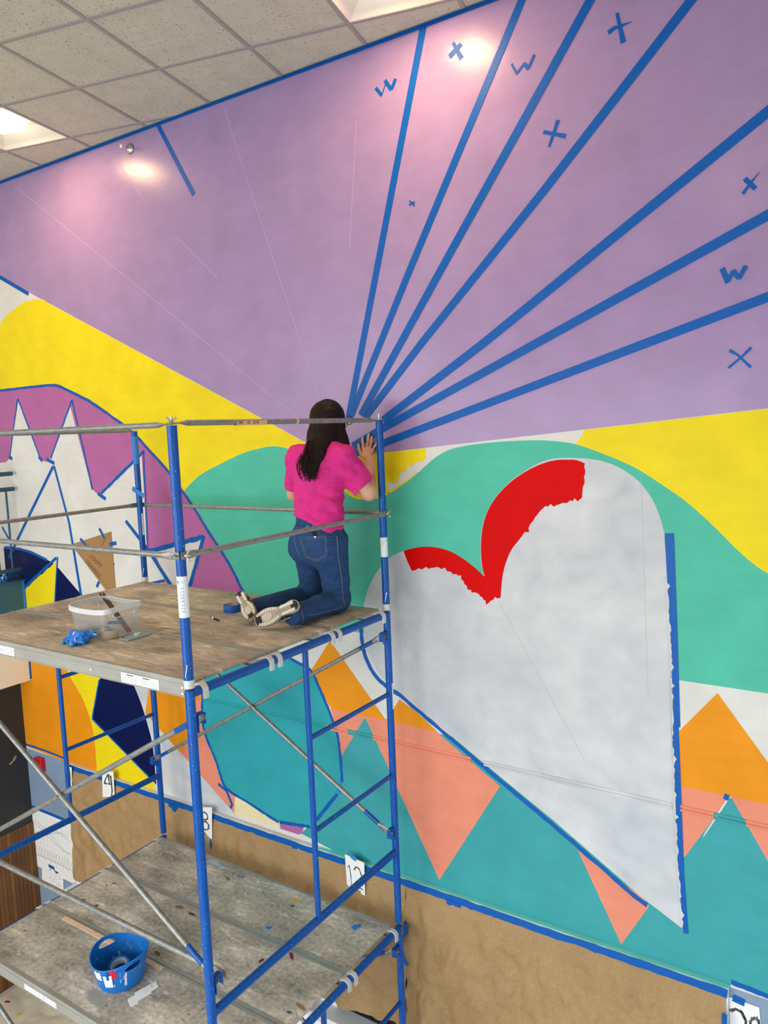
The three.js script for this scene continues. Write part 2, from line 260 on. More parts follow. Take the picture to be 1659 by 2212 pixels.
// lower right
coat([[650, 1800], [690, 1765], [737, 1640], [728, 1590], [716, 1538], [834, 1560], [940, 1583], [1470, 1702], [1659, 1740], [5200, 2475], [5200, 3396], [1659, 2150], [1582, 2122], [1571, 2138], [1400, 2082], [870, 1918]], M.tealBand, 2, 'teal lower band');
coat([[714, 1530], [787, 1545], [789, 1549], [737, 1634], [727, 1583]], M.coral, 3, 'coral triangle beside the round teal shape');
coat([[787, 1545], [834, 1553], [939, 1577], [1000, 1630], [1082, 1700], [1079, 1700], [949, 1901]], M.coral, 3, 'large coral triangle pointing down');
coat([[1248, 1836], [1342, 2040], [1402, 1958], [1390, 1940]], M.coral, 3, 'small coral triangle below the heart');
coat([[1462, 1694], [1578, 1720], [1479, 1851], [1462, 1851]], M.coral, 3, 'coral triangle between heart and teal peak');
coat([[1578, 1719], [1659, 1733], [1900, 1782], [1722, 1972], [1659, 1861]], M.coral, 3, 'coral triangle right of the teal peak');
coat([[713, 1384], [672, 1448], [690, 1490], [716, 1532], [834, 1556]], M.orange, 4, 'orange triangle above the coral band');
coat([[863, 1511], [834, 1555], [945, 1581], [900, 1538]], M.orange, 4, 'small orange triangle at the heart edge');
coat([[1550, 1497], [1460, 1586], [1462, 1697], [1474, 1699], [1659, 1737], [1735, 1752]], M.orange, 4, 'orange triangle right of the heart');
// heart
const LOBE_R = [[1435, 1150], [1425, 1115], [1410, 1080], [1385, 1045], [1355, 1020], [1320, 1002], [1280, 992], [1240, 989], [1200, 990], [1165, 1000], [1130, 1020], [1100, 1042], [1070, 1075], [1050, 1110], [1040, 1150], [1038, 1190], [1041, 1225], [1047, 1246]];
const LOBE_L = [[1047, 1246], [1030, 1230], [1005, 1210], [975, 1192], [945, 1183], [915, 1181], [890, 1185], [872, 1190], [838, 1207], [823, 1224], [811, 1241], [798, 1266], [791, 1287], [787, 1304], [785, 1340], [788, 1375], [794, 1405], [806, 1434], [820, 1457], [842, 1480], [862, 1494]];
coat([...spline(LOBE_R, 4), ...spline(LOBE_L, 4), [1029, 1635], [1197, 1773], [1385, 1937], [1472, 2004], ...ragged([[1475, 2002], [1465, 1884], [1458, 1739], [1453, 1450], [1447, 1365], [1442, 1240], [1436, 1152]], 16, 1.6)], M.heart, 8, 'big heart in mottled pale grey primer');
coat([...spline([[872, 1190], [890, 1185], [915, 1181], [945, 1183], [975, 1192], [1005, 1210], [1030, 1230], [1046, 1245]], 4), ...spline([[1047, 1244], [1042, 1225], [1039, 1190], [1041, 1150], [1051, 1110], [1071, 1075], [1101, 1043], [1130, 1022], [1165, 1004], [1200, 994], [1240, 993]], 4), ...ragged([[1246, 994], [1264, 1001], [1263, 1030], [1261, 1050], [1258, 1075], [1248, 1083]], 8, 2.5), ...ragged([[1248, 1083], [1215, 1086], [1190, 1090], [1172, 1097], [1160, 1112], [1150, 1130], [1137, 1145], [1128, 1158]], 6, 4, 2), ...spline([[1120, 1168], [1106, 1186], [1095, 1210], [1087, 1238], [1083, 1270], [1082, 1289]], 4), ...ragged([[1080, 1292], [1058, 1300], [1044, 1297], [1036, 1283], [1020, 1279], [1008, 1266], [1000, 1260], [1000, 1246], [985, 1240], [970, 1232], [950, 1226], [922, 1227], [905, 1229], [890, 1233]], 5, 4.5, 1.8), [880, 1212]], M.red, 9, 'bright red brush-edged stripe along the top of the heart');
// heart primer brushed a little over the tape on its right edge; a bare white sliver beside the teal peak
{ const e = [[1441, 1250], [1449, 1400], [1454, 1560], [1459, 1740], [1466, 1880], [1475, 1998]], g = new THREE.ShapeGeometry(shapeOf(toWall([...ragged(e.map(([x, y]) => [x - 4, y]), 40, 1), ...ragged(e.map(([x, y]) => [x + 1, y]).reverse(), 8, 3.2, 1.8)]))).translate(0, 0, 0.0052); mesh('paint_smear', g, M.heart, wall); }
coat([[1570, 1727], [1566, 1732], [1522, 1800], [1518, 1810], [1527, 1798], [1573, 1729]], M.primer, 5);
// pencil and chalk lines
for (const [a, b] of [[[30, 400], [690, 940]], [[484, 235], [690, 865]], [[770, 260], [755, 540]], [[380, 510], [470, 600]], [[250, 345], [310, 430]]]) coat(thick(a, b, 0.45), std({ color: S('#bda3cc'), roughness: 0.7 }), 3, null, 'chalk_line');
for (const [a, b] of [[[1078, 1300], [1262, 1640]], [[1385, 1030], [1400, 1500]]]) coat(thick(a, b, 0.5), std({ color: S('#b9b7b4'), roughness: 0.7 }), 9, null, 'pencil_line');
function thick([x0, y0], [x1, y1], w) { const L = Math.hypot(x1 - x0, y1 - y0), nx = -(y1 - y0) / L * w, ny = (x1 - x0) / L * w; return [[x0 + nx, y0 + ny], [x1 + nx, y1 + ny], [x1 - nx, y1 - ny], [x0 - nx, y0 - ny]]; }
// two slim beads along the panel joint; each length wears the coat it crosses
{
  const runs = [[442, 705, M.teal], [705, 752, M.coral], [752, 806, M.tealBand], [806, 1018, M.coral], [1046, 1452, M.heart], [1470, 1542, M.coral], [1542, 1612, M.tealBand], [1612, 2100, M.coral], [280, 314, M.heart], [328, 436, M.orange]];
  const yG = x => 1401.6 + 0.2333 * x;
  for (const [x0, x1, m] of runs) { const a = W2([x0, yG(x0)]), b = W2([x1, yG(x1)]); for (const dy of [0.002, -0.018]) mesh('joint_bead', bar([a.x, 3.062 + dy, -0.001], [b.x, 3.062 + dy, -0.001], 0.0086, 12), m, wall); }
}
// ledge box along the lower wall, top painted teal, right end showing white
const ledge = struct('trim_1', box2(-3.56, 1.845, 1.15, LEDGE_Y, 0.0005, LEDGE_Z - 0.004), M.white, 'shallow boxed-out lower wall section masked with kraft paper');
mesh('painted_top', uvBy(box2(-0.75, 1.845, LEDGE_Y, LEDGE_Y + 0.004, 0.001, LEDGE_Z - 0.002), (x, y, z) => [x, z]), M.tealLight, ledge);
mesh('painted_top', uvBy(box2(-3.5, -0.75, LEDGE_Y, LEDGE_Y + 0.004, 0.001, LEDGE_Z - 0.002), (x, y, z) => [x, z]), M.primer, ledge);
// angle trim where wall and ceiling meet, masked with tape
struct('trim_2', merge([box2(XL, XR, CEIL - 0.013, CEIL - 0.0005, 0.004, 0.007), box2(XL, XR, CEIL - 0.003, CEIL - 0.0005, 0.007, 0.022)]), M.tape, 'ceiling edge angle covered with dark blue masking tape');

// ---------------------------------------------------------------- painter's tape
const TZ = 10 * LAYER + 0.0006, TT = 0.0005;
function ribbon(pts, w, z0 = TZ, jag = 0) {                          // pts on the wall (Vector2)
  const Lp = [], Rp = [];
  for (let i = 0; i < pts.length; i++) {
    const a = pts[Math.max(0, i - 1)], b = pts[Math.min(pts.length - 1, i + 1)], d = b.clone().sub(a).normalize(), n = new THREE.Vector2(-d.y, d.x), ww = Array.isArray(w) ? w[Math.min(i, w.length - 1)] : w;
    Lp.push(pts[i].clone().addScaledVector(n, ww / 2 + (jag ? (rnd() - 0.5) * jag : 0))); Rp.push(pts[i].clone().addScaledVector(n, -ww / 2 + (jag ? (rnd() - 0.5) * jag : 0)));
  }
  return slab([...Lp, ...Rp.reverse()], z0, z0 + TT);
}
function dens(pts, step) { const out = []; for (let i = 0; i < pts.length - 1; i++) { const n = Math.max(1, Math.round(Math.hypot(pts[i + 1][0] - pts[i][0], pts[i + 1][1] - pts[i][1]) / step)); for (let k = 0; k < n; k++) out.push([pts[i][0] + (pts[i + 1][0] - pts[i][0]) * k / n, pts[i][1] + (pts[i + 1][1] - pts[i][1]) * k / n]); } out.push(pts[pts.length - 1]); return out; }
function tape(label, pts, w, o = {}) {
  const q = toWall(o.jag ? dens(pts, o.step || 9) : pts, o.z || 0), m = mesh('tape', ribbon(q, w, o.z0 || TZ + (o.up || 0) * 0.0006, o.jag || 0), o.mat || M.tape);
  return top(m, 'tape_strip', label, 'tape', o.group);
}
const RAYS = [
  ['steepest of the blue tape rays fanning from the painter’s hand', [[753, 902], [915, 53]], 0.043],
  ['second steepest blue tape ray fanning from the painter’s hand', [[757, 902], [881, 594], [1134, -15]], 0.043],
  ['third steepest blue tape ray, between the W and the plus-shaped X', [[780, 897], [957, 575], [1284, -15]], 0.046],
  ['fourth steepest blue tape ray, touching the third at its torn lower end', [[789, 902], [912, 740], [1175, 412], [1503, -12]], 0.046],
  ['broad blue tape ray crossing the tip of the flattest pair, third flattest of the fan', [[828, 908], [1045, 741], [1700, 208]], 0.048],
  ['second flattest blue tape ray, above the tape W', [[762, 964], [833, 922], [1160, 741], [1700, 442]], 0.046],
  ['flattest blue tape ray, lowest of the fan over the yellow band', [[762, 981], [834, 955], [900, 930], [1397, 741], [1700, 626]], 0.044]];
RAYS.forEach(([l, p, w], i) => tape(l, p, w, { group: 'blue tape rays', up: i % 3 }));
tape('single short slanted blue tape strip beside the sprinkler head', [[342, 271], [419, 421]], 0.034);
tape('short torn blue tape at the top of the yellow band beyond the arch', [[-40, 575], [62, 635]], 0.032);
// letters made of short tape pieces
function mark(label, strokes) {
  const g = thing('tape_mark', label, 'tape mark', [0, 0, 0], 'tape letters on the lilac paint');
  strokes.forEach(([pts, w], i) => mesh('tape_piece', ribbon(toWall(pts), w, TZ + i * 0.0005), M.tape, g)); return g;
}
const z1 = (x, y) => [800 + x / 4.366, 60 + y / 4.366], z2 = (x, y) => [1160 + x / 7.136, 20 + y / 7.136], z3 = (x, y) => [1540 + x / 4.807, 360 + y / 4.807];
mark('blue tape W with a thin middle stroke, left of the steepest ray', [[[z1(52, 568), z1(110, 640)], 0.019], [[z1(115, 620), z1(145, 530)], 0.006], [[z1(140, 498), z1(200, 585)], 0.021], [[z1(203, 580), z1(240, 482)], 0.019]]);
mark('thick blue tape X lit by the ceiling light, between the two steepest rays', [[[z1(780, 140), z1(860, 290)], [0.016, 0.027]], [[z1(745, 275), z1(858, 155)], [0.026, 0.024]]]);
mark('pale creased blue tape W between second and third steepest rays', [[[z1(1332, 340), z1(1385, 440)], 0.011], [[z1(1382, 432), z1(1455, 335)], 0.012], [[z1(1452, 340), z1(1492, 390)], 0.018], [[z1(1490, 385), z1(1548, 255)], 0.013]]);
mark('tall blue tape X with one long pointed arm', [[[z2(1235, 60), z2(1275, 260), z2(1332, 518)], [0.015, 0.017, 0.026]], [[z2(1098, 368), z2(1190, 295), z2(1300, 258), z2(1470, 192)], [0.022, 0.018, 0.015, 0.001]]]);
mark('plus-shaped blue tape X just above the fourth steepest ray', [[[z2(328, 1708), z2(187, 2120)], [0.02, 0.013]], [[z2(100, 1895), z2(280, 1925), z2(442, 1958)], [0.018, 0.017, 0.021]]]);
mark('tiny blue tape x between the two steepest rays', [[[[885, 434], [896, 445]], 0.009], [[[884, 443], [896, 436]], 0.009]]);
mark('blue tape X with a thin curled upper arm, above the second flattest ray', [[[z3(330, 125), z3(442, 232)], 0.02], [[z3(310, 285), z3(395, 165), z3(490, 52)], [0.014, 0.011, 0.001]]]);
mark('bold angular blue tape W above the flattest ray', [[[z3(96, 1056), z3(158, 1206)], 0.024], [[z3(152, 1190), z3(215, 1085)], 0.02], [[z3(212, 1078), z3(272, 1165)], 0.02], [[z3(268, 1165), z3(345, 1032)], 0.02]]);
mark('thin-armed blue tape X below the flattest ray', [[[z3(172, 1908), z3(250, 1950), z3(395, 2085)], [0.016, 0.009, 0.012]], [[z3(160, 2090), z3(290, 1985), z3(398, 1878)], [0.011, 0.009, 0.013]]]);
// around the arch and the teeth
const inset = (pts, d) => pts.map((p, i) => { const a = pts[Math.max(0, i - 1)], b = pts[Math.min(pts.length - 1, i + 1)], L = Math.hypot(b[0] - a[0], b[1] - a[1]); return [p[0] - (b[1] - a[1]) / L * d, p[1] + (b[0] - a[0]) / L * d]; });
tape('paint-smeared blue tape following the edge of the mauve arch', inset(ARCH.slice(4), 3), 0.021, { jag: 0.008, step: 7 });
const teeth = 'blue tape edges of the mauve teeth';
for (const [l, p, w] of [
  ['blue tape on the left side of the narrower white spike', [[21, 992], [38, 862]], 0.016], ['blue tape on the right side of the narrower white spike', [[39, 861], [88, 992]], 0.016],
  ['blue tape on the left side of the wider white spike', [[110, 990], [155, 866]], 0.018], ['blue tape on the right side of the wider white spike', [[156, 864], [200, 1057]], 0.018],
  ['blue tape rising from the mauve tooth tip to the far guard post', [[219, 1066], [311, 975]], 0.024], ['blue tape running down the white wall beside the far guard post', [[311, 972], [311, 1010], [314, 1060], [319, 1180]], 0.016]])
  tape(l, p, w, { jag: 0.005, step: 8, group: teeth });
for (const [l, p] of [['torn tape scrap at the tip of the partly seen tooth', [[20, 985], [27, 992]]], ['torn tape scrap left of the middle mauve tooth tip', [[84, 986], [92, 996]]], ['folded tape scrap right of the middle mauve tooth tip', [[101, 992], [118, 1001]]], ['torn tape scrap below the largest mauve tooth tip', [[212, 1066], [229, 1078]]]]) tape(l, p, 0.03, { up: 1, group: 'torn tape scraps at tooth tips' });
tape('blue tape leaning left from the apex of the taped A shape', [[115, 1008], [36, 1170], [20, 1205]], 0.03);
tape('blue tape leaning right from the apex of the taped A shape', [[117, 1006], [150, 1130], [176, 1288], [182, 1310]], [0.024, 0.026, 0.032, 0.03], { up: 1 });
tape('short blue tape piece behind the balcony balusters', [[5, 1138], [24, 1172]], 0.024);
tape('long blue tape strip slanting behind the far guard post to the deck', [[272, 1125], [322, 1190], [378, 1278]], [0.03, 0.032, 0.04]);
tape('paint-edged blue tape along the top of the small taped triangle', [[316, 1192], [440, 1160]], 0.036, { jag: 0.008, step: 8, up: 1 });
tape('blue tape down the sloping side of the small taped triangle', [[441, 1157], [408, 1275]], 0.032, { jag: 0.006, step: 8 });
tape('blue tape at the foot of the small taped triangle', [[318, 1262], [356, 1254]], 0.022);
tape('blue tape over the top edge of the navy curve', [[10, 1182], [45, 1186], [70, 1194], [102, 1210]], 0.024, { jag: 0.004 });
tape('blue tape along the sloping edge of the yellow wedge', [[48, 1274], [122, 1205]], 0.026, { up: 1 });
tape('blue tape along the upright edge of the yellow wedge', [[125, 1203], [122, 1250], [119, 1305]], 0.018, { up: 2 });
tape('blue tape between orange panel and grey-blue wall', [[54, 1607], [100, 1622], [145, 1640]], 0.018, { jag: 0.005 });
tape('blue tape edging the navy pointed shape', [[215, 1468], [202, 1538], [200, 1553], [330, 1686]], 0.016, { jag: 0.004, step: 6 });
tape('blue tape down the left side of the round teal shape', spline([[437, 1500], [438, 1562], [448, 1598], [466, 1641], [484, 1695], [494, 1707], [542, 1737], [569, 1755], [602, 1776]], 4), 0.02, { jag: 0.006, step: 6 });
tape('blue tape down the right side of the round teal shape', spline([[623, 1420], [641, 1430], [668, 1445], [680, 1463], [701, 1511], [713, 1541], [728, 1583], [735, 1631], [739, 1689]], 4), 0.02, { jag: 0.005, step: 6 });
tape('smeared blue tape under the round teal shape, above the mauve sliver', [[604, 1775], [632, 1780], [670, 1786]], 0.022, { jag: 0.008, step: 5, up: 1 });
tape('blue tape slanting from the teal shape toward the inner scaffold upright', [[684, 1770], [729, 1716]], 0.024, { jag: 0.005, up: 1 });
tape('bent stray blue tape hanging off the teal shape over coral paint', [[472, 1693], [490, 1708], [502, 1738], [498, 1745]], 0.022, { up: 2 });
tape('light blue loose tape curl at the right tip of the teal shape', [[736, 1690], [730, 1704], [735, 1716]], [0.012, 0.02, 0.026], { up: 2, mat: M.tapeLight });
tape('blue tape arc under the left lobe of the heart', spline([[779, 1345], [781, 1370], [786, 1405], [797, 1436], [812, 1460], [834, 1482], [862, 1500]], 4), 0.026, { jag: 0.004 });
tape('long blue tape along the slanting lower edge of the heart', [[858, 1496], [1026, 1640], [1193, 1780], [1381, 1944], [1398, 1955]], 0.024, { jag: 0.005, step: 14, up: 1 });
tape('wide blue tape down the upper right edge of the heart', [[1446, 1152], [1455, 1350], [1463, 1570]], [0.044, 0.036, 0.03], { up: 1 });
tape('blue tape down the lower right edge of the heart to its point', [[1458, 1555], [1465, 1700], [1472, 1890], [1482, 2016]], [0.034, 0.028, 0.028, 0.024], { up: 2 });
tape('tiny blue tape tab on the peak of the teal triangle', [[1564, 1719], [1574, 1724]], 0.03);
tape('blue tape under the teal band beside the number 20 paper', [[1580, 2121], [1680, 2160]], 0.026, { jag: 0.004 });
// along the ledge, over the top edge of the kraft paper
[['blue masking tape over the kraft paper, the length beside the red alarm', -3.54, -3.02], ['blue masking tape over the kraft paper between papers 4 and 8', -2.95, -1.75], ['blue masking tape over the kraft paper, from paper 8 on to paper 12', -1.75, -0.62], ['blue masking tape over the kraft paper right of paper 12', -0.62, 0.42], ['blue masking tape over the kraft paper below the heart', 0.40, 1.18], ['blue masking tape over the kraft paper ending at the boxed corner', 1.16, 1.843]].forEach(([l, x0, x1], i) => {
  const pts = []; for (let x = x0; x < x1 - 0.02; x += 0.05) pts.push(new THREE.Vector2(x, 2.153 + (i % 2) * 0.003)); pts.push(new THREE.Vector2(x1, 2.153));
  top(mesh('t', ribbon(pts, 0.044, LEDGE_Z + 0.0035 + (i % 2) * 0.001, 0.006), M.tape), 'tape_strip', l, 'tape', 'tape along the kraft paper');
});
for (const [l, x, dx] of [['square tape tab beside the number 4 paper', -3.02, 0.09], ['square tape tab between papers 8 and 12', -0.98, 0.05], ['tape tab on the kraft paper left of paper 8', -2.25, 0.11], ['tape tab under the tape line below the heart', 0.25, 0.10]]) top(mesh('t', slab([[x, 2.09], [x + dx, 2.085], [x + dx, 2.14], [x, 2.145]].map(p => new THREE.Vector2(...p)), LEDGE_Z + 0.006, LEDGE_Z + 0.0066), M.tape), 'tape_tab', l, 'tape', 'tape tabs on the kraft paper');

// ================================================================ beneath and beside the mural
// side wall under the balcony: black panel above, narrow wooden battens below
const under = struct('wall_side', box2(-4.4, -4.25, 0, 2.862, 0.001, ZB), std({ color: S('#2a2a2c'), roughness: 0.6 }), 'dark side wall under the balcony');
{
  const woods = ['#96622c', '#8c5a28', '#a06b33', '#865423'].map(c => std({ color: S(c), roughness: 0.6, map: dataTexWood() }));
  const g = uvBy(rbox(0.012, 1.45, 0.036, 0.003), (x, y, z) => [z * 3, y]);
  for (let i = 0; i < 70; i++) { const m = mesh('batten', g, woods[Math.floor(rnd() * 4)], under); m.position.set(-4.246, 0.726, 0.02 + i * 0.039); }
  mesh('base_panel', box2(-4.26, -4.24, 0, 1.45, 2.76, ZB), woods[0], under);
  const stain = mesh('paint_fleck', slab([[0, 0], [0.05, 0.03], [0.07, 0.06], [0.05, 0.07], [0.02, 0.03], [-0.01, 0.02]].map(p => new THREE.Vector2(...p)), 0, 0.001).rotateY(Math.PI / 2), std({ color: S('#9c8a6c'), roughness: 0.8 }), under); stain.position.copy(onPlane(22, 1653, 'x', -4.249));
}
function dataTexWood() { return woodTone; }
// balcony: cream beam, floor slab and teal kerb
const beam = struct('balcony', box2(XL, -4.05, 2.862, 3.34, 0.001, ZB), std({ color: S('#efe3cb'), roughness: 0.8 }), 'balcony edge beam, cream below and teal above');
mesh('balcony_floor', box2(XL, -4.06, 3.34, 3.44, 0.001, ZB), floorMat, beam);
mesh('kerb', box2(-4.12, -4.03, 3.34, 3.787, 0.001, ZB), std({ color: S('#2c5d70'), roughness: 0.5 }), beam);
mesh('kerb_cap', box2(-4.14, -4.015, 3.787, 3.797, 0.001, ZB), std({ color: S('#2a5266'), roughness: 0.5 }), beam);
{
  const railBlue = std({ color: S('#1d4a63'), roughness: 0.4 }), r = thing('balcony_railing', 'dark teal balcony railing ending just short of the mural', 'railing', [-4.02, 3.797, 0]);
  mesh('top_rail', bar([0, 0.951, 0.035], [0, 0.951, 3.2], 0.019), railBlue, r);
  mesh('middle_rail', bar([0, 0.816, 0.03], [0, 0.816, 3.2], 0.019), railBlue, r);
  mesh('bottom_rail', bar([0, 0.099, 0.03], [0, 0.099, 3.2], 0.019), railBlue, r);
  for (let i = 0; i < 26; i++) mesh('baluster', bar([0, 0.105, 0.105 + i * 0.12], [0, 0.81, 0.105 + i * 0.12], 0.009, 10), railBlue, r);
  for (const z of [0.6, 1.8, 3.0]) mesh('post', bar([0, 0, z], [0, 0.951, z], 0.017), railBlue, r);
  top(mesh('t', box2(-4.0295, -4.0285, 3.45, 3.79, 0.006, 0.03), M.tapeLight), 'tape_strip', 'light blue tape down the end of the teal balcony kerb', 'tape');
  top(mesh('t', box2(-4.0497, -4.049, 2.87, 3.3, 0.004, 0.022), M.tape), 'tape_strip', 'blue tape down the end of the cream balcony beam', 'tape');
  const tp = thing('crumpled_tape', 'crumpled blue tape lying on the balcony kerb', 'tape', [-4.08, 3.797, 0.06]);
  for (let i = 0; i < 4; i++) { const q = mesh('tape_fold', new THREE.TorusGeometry(0.03 + 0.008 * i, 0.006, 6, 14, 3.6), M.tape, tp); q.position.set(0, 0.02, 0.03 * i); q.rotation.set(0.4 * i, 1.1 + i * 0.5, 0.2); q.scale.z = 2.2; }
}
// kraft paper hung from the ledge
function kraft(x0, x1, yb, label, ph) {
  const g = new THREE.PlaneGeometry(x1 - x0, LEDGE_Y - 0.025 - yb, 190, 76), p = g.attributes.position, yt = LEDGE_Y - 0.025;
  for (let i = 0; i < p.count; i++) {
    const x = p.getX(i) + (x0 + x1) / 2; let t = (p.getY(i) / (yt - yb) + 0.5); const y0 = yb + t * (yt - yb);
    const d = 1 - t, drop = d * 0.05 * Math.sin(x * 2.3 + ph) * d;
    const w = d * (0.5 + 0.5 * N.noise(x * 1.1, y0 * 0.7, ph)) * 0.05 + d * 0.011 * (1 + Math.sin(x * 9 + 2.5 * N.noise(x * 2, y0 * 2, 3 + ph))) + (0.25 + d) * 0.020 * (0.5 + N.noise(x * 6 + y0 * 4, y0 * 5 - x * 3, 8 + ph)) + 0.052 * Math.abs(N.noise(x * 5 + y0 * 3.4, y0 * 3.6 - x * 2.6, ph)) + 0.020 * Math.abs(N.noise(x * 13 - y0 * 5, y0 * 8 + x * 4, 5 + ph));
    p.setXYZ(i, x, y0 + drop, LEDGE_Z + 0.001 + Math.max(0, w) * Math.min(1, d * 6));
  }
  g.computeVertexNormals(); uvBy(g, (x, y) => [x, y]);
  const m = mesh('k', g, Object.assign(M.kraft.clone(), { side: THREE.DoubleSide })); return top(m, 'kraft_paper', label, 'paper', 'brown masking paper');
}
kraft(-3.535, -0.045, 1.19, 'long creased brown kraft paper sheet behind the scaffold', 0);
kraft(-0.043, 1.835, 1.16, 'creased brown kraft paper sheet below the heart', 4);
top(mesh('t', slab([[-0.056, 1.62], [-0.02, 1.62], [-0.018, 1.9], [-0.05, 1.91]].map(p => new THREE.Vector2(...p)), 0.075, 0.0756), M.tape), 'tape_strip', 'upright blue tape joining the two kraft paper sheets', 'tape');
top(mesh('t', box2(1.822, 1.847, 1.4, 2.06, 0.062, 0.0626), M.tape), 'tape_strip', 'upright blue tape on the kraft paper edge beside number 20', 'tape');
// white-framed display case below the paper
{
  const t = thing('display_case', 'white framed wall display case with black panes below the kraft paper', 'display case', [-0.9, 0, 0.004]);
  mesh('sill', rbox(5.4, 0.05, 0.155, 0.008, 0, 1.028, 0.0785), M.white, t);
  mesh('lower_panel', box(5.4, 1.0, 0.05, 0, 0.5, 0.026), M.white, t);
  mesh('black_pane', box(5.38, 0.09, 0.012, 0, 1.10, 0.008), M.blackGloss, t);
  for (const x of [-2.68, -1.6, 0.17, 0.87, 1.9]) { const p = mesh('pilaster', rbox(0.16, 0.1, 0.03, 0.004, x, 1.102, 0.018), M.white, t); mesh('fluting', box(0.012, 0.09, 0.004, x - 0.03, 1.102, 0.034), M.paper, p); }
}
// papers with drawn numbers: hand-scribbled marker strokes
function sheet(name, label, px, z, draw, w, h, group) {             // px: corners top left, top right, bottom right, bottom left
  const c = px.map(p => W2(p, z)), g = slab(c, z, z + 0.0008), o = c[3], ex = c[2].clone().sub(c[3]), ey = c[0].clone().sub(c[3]), det = ex.x * ey.y - ex.y * ey.x;
  uvBy(g, (x, y) => { const dx = x - o.x, dy = y - o.y; return [(dx * ey.y - dy * ey.x) / det, (ex.x * dy - ex.y * dx) / det]; });
  return top(mesh('p', g, std({ color: 0xffffff, roughness: 0.85, map: canvas(w, h, draw) })), name, label, 'paper', group);
}
const blank = (x, w, h) => { x.fillStyle = '#f2f1ee'; x.fillRect(0, 0, w, h); x.lineCap = 'round'; x.lineJoin = 'round'; };
function scribble(x, pts, wd) {                                      // a fat marker stroke filled in with many thin ones
  x.strokeStyle = '#17171b';
  for (let k = 0; k < 7; k++) { x.lineWidth = wd * 0.16; x.beginPath(); pts.forEach(([a, b], i) => { const u = a + (rnd() - 0.5) * wd * 0.9, v = b + (rnd() - 0.5) * wd * 0.9; i ? x.lineTo(u, v) : x.moveTo(u, v); }); x.stroke(); }
  x.lineWidth = wd * 0.55; x.beginPath(); pts.forEach(([a, b], i) => i ? x.lineTo(a, b) : x.moveTo(a, b)); x.stroke();
  x.strokeStyle = '#cfcfcf'; x.lineWidth = wd * 0.05; for (let k = 0; k < pts.length * 3; k++) { const i = Math.floor(rnd() * (pts.length - 1)), t = rnd(), a = pts[i], b = pts[i + 1], u = a[0] + (b[0] - a[0]) * t, v = a[1] + (b[1] - a[1]) * t; x.beginPath(); x.moveTo(u - wd * 0.2, v - wd * 0.2); x.lineTo(u + wd * 0.2, v + wd * 0.25); x.stroke(); }
}
const arcPts = (cx, cy, rx, ry, a0, a1, n = 14) => Array.from({ length: n + 1 }, (_, i) => { const a = a0 + (a1 - a0) * i / n; return [cx + rx * Math.cos(a), cy + ry * Math.sin(a)]; });
const PZ = LEDGE_Z + 0.024, grpN = 'number papers';
sheet('number_paper', 'small torn white sheet bearing a scribbled 4 in marker', [[220.5, 1668], [245, 1666], [248, 1721], [222, 1722]], PZ, (x, w, h) => { blank(x, w, h); scribble(x, [[100, 45], [60, 110], [40, 190], [120, 205]], 30); scribble(x, [[105, 45], [110, 120], [125, 210]], 30); scribble(x, [[140, 70], [150, 200], [158, 330], [150, 395]], 28); }, 200, 420, grpN);
sheet('number_paper', 'torn white sheet with a scribbled 8 partly behind the front post', [[426, 1743], [458, 1744], [458.5, 1812], [428, 1804]], PZ, (x, w, h) => { blank(x, w, h); scribble(x, arcPts(100, 110, 45, 55, -1.2, 5.1), 26); scribble(x, arcPts(108, 250, 50, 62, -1.2, 5.1), 26); }, 200, 420, grpN);
sheet('number_paper', 'white torn paper with a scribbled 12', [[745, 1845], [787, 1864], [789, 1935], [750, 1918]], PZ, (x, w, h) => { blank(x, w, h); scribble(x, [[30, 150], [55, 120], [68, 250], [70, 360]], 15); scribble(x, [[40, 372], [115, 375]], 12); scribble(x, [[125, 150], [155, 105], [195, 110], [220, 160], [225, 230], [190, 300], [140, 350], [225, 355]], 20); }, 260, 420, grpN);
sheet('number_paper', 'white paper with a scribbled 20 taped to the grey-blue wall', [[1575, 2153], [1640, 2176], [1652, 2300], [1577, 2280]], 0.004, (x, w, h) => { blank(x, w, h); scribble(x, [[10, 95], [50, 75], [95, 90], [130, 140], [120, 220], [70, 290], [20, 340], [150, 350]], 30); scribble(x, arcPts(200, 220, 45, 115, -1.4, 4.9, 18), 28); }, 270, 420, grpN);
sheet('number_paper', 'narrow white paper with a black mark, half hidden by the inner scaffold upright', [[146, 1655], [155, 1658], [156, 1702], [149, 1702]], PZ, (x, w, h) => { blank(x, w, h); scribble(x, arcPts(30, 90, 40, 70, -1, 2), 20); scribble(x, [[40, 180], [60, 190]], 24); }, 100, 200, grpN);
tape('blue tape holding the number 20 paper', [[1583, 2154], [1609, 2166]], 0.036, { z0: 0.0052 });
tape('torn blue tape scrap holding the number 12 paper', [[758, 1848], [770, 1857]], 0.03, { z: PZ, z0: PZ + 0.002, mat: M.tapeLight });
tape('upright blue tape under the number 8 paper', [[453, 1812], [457, 1836]], 0.02, { z: PZ, z0: PZ + 0.001 });
tape('blue tape over the top of the drawing on the grey-blue wall', [[64, 1740], [152, 1776]], 0.026, { up: 1 });
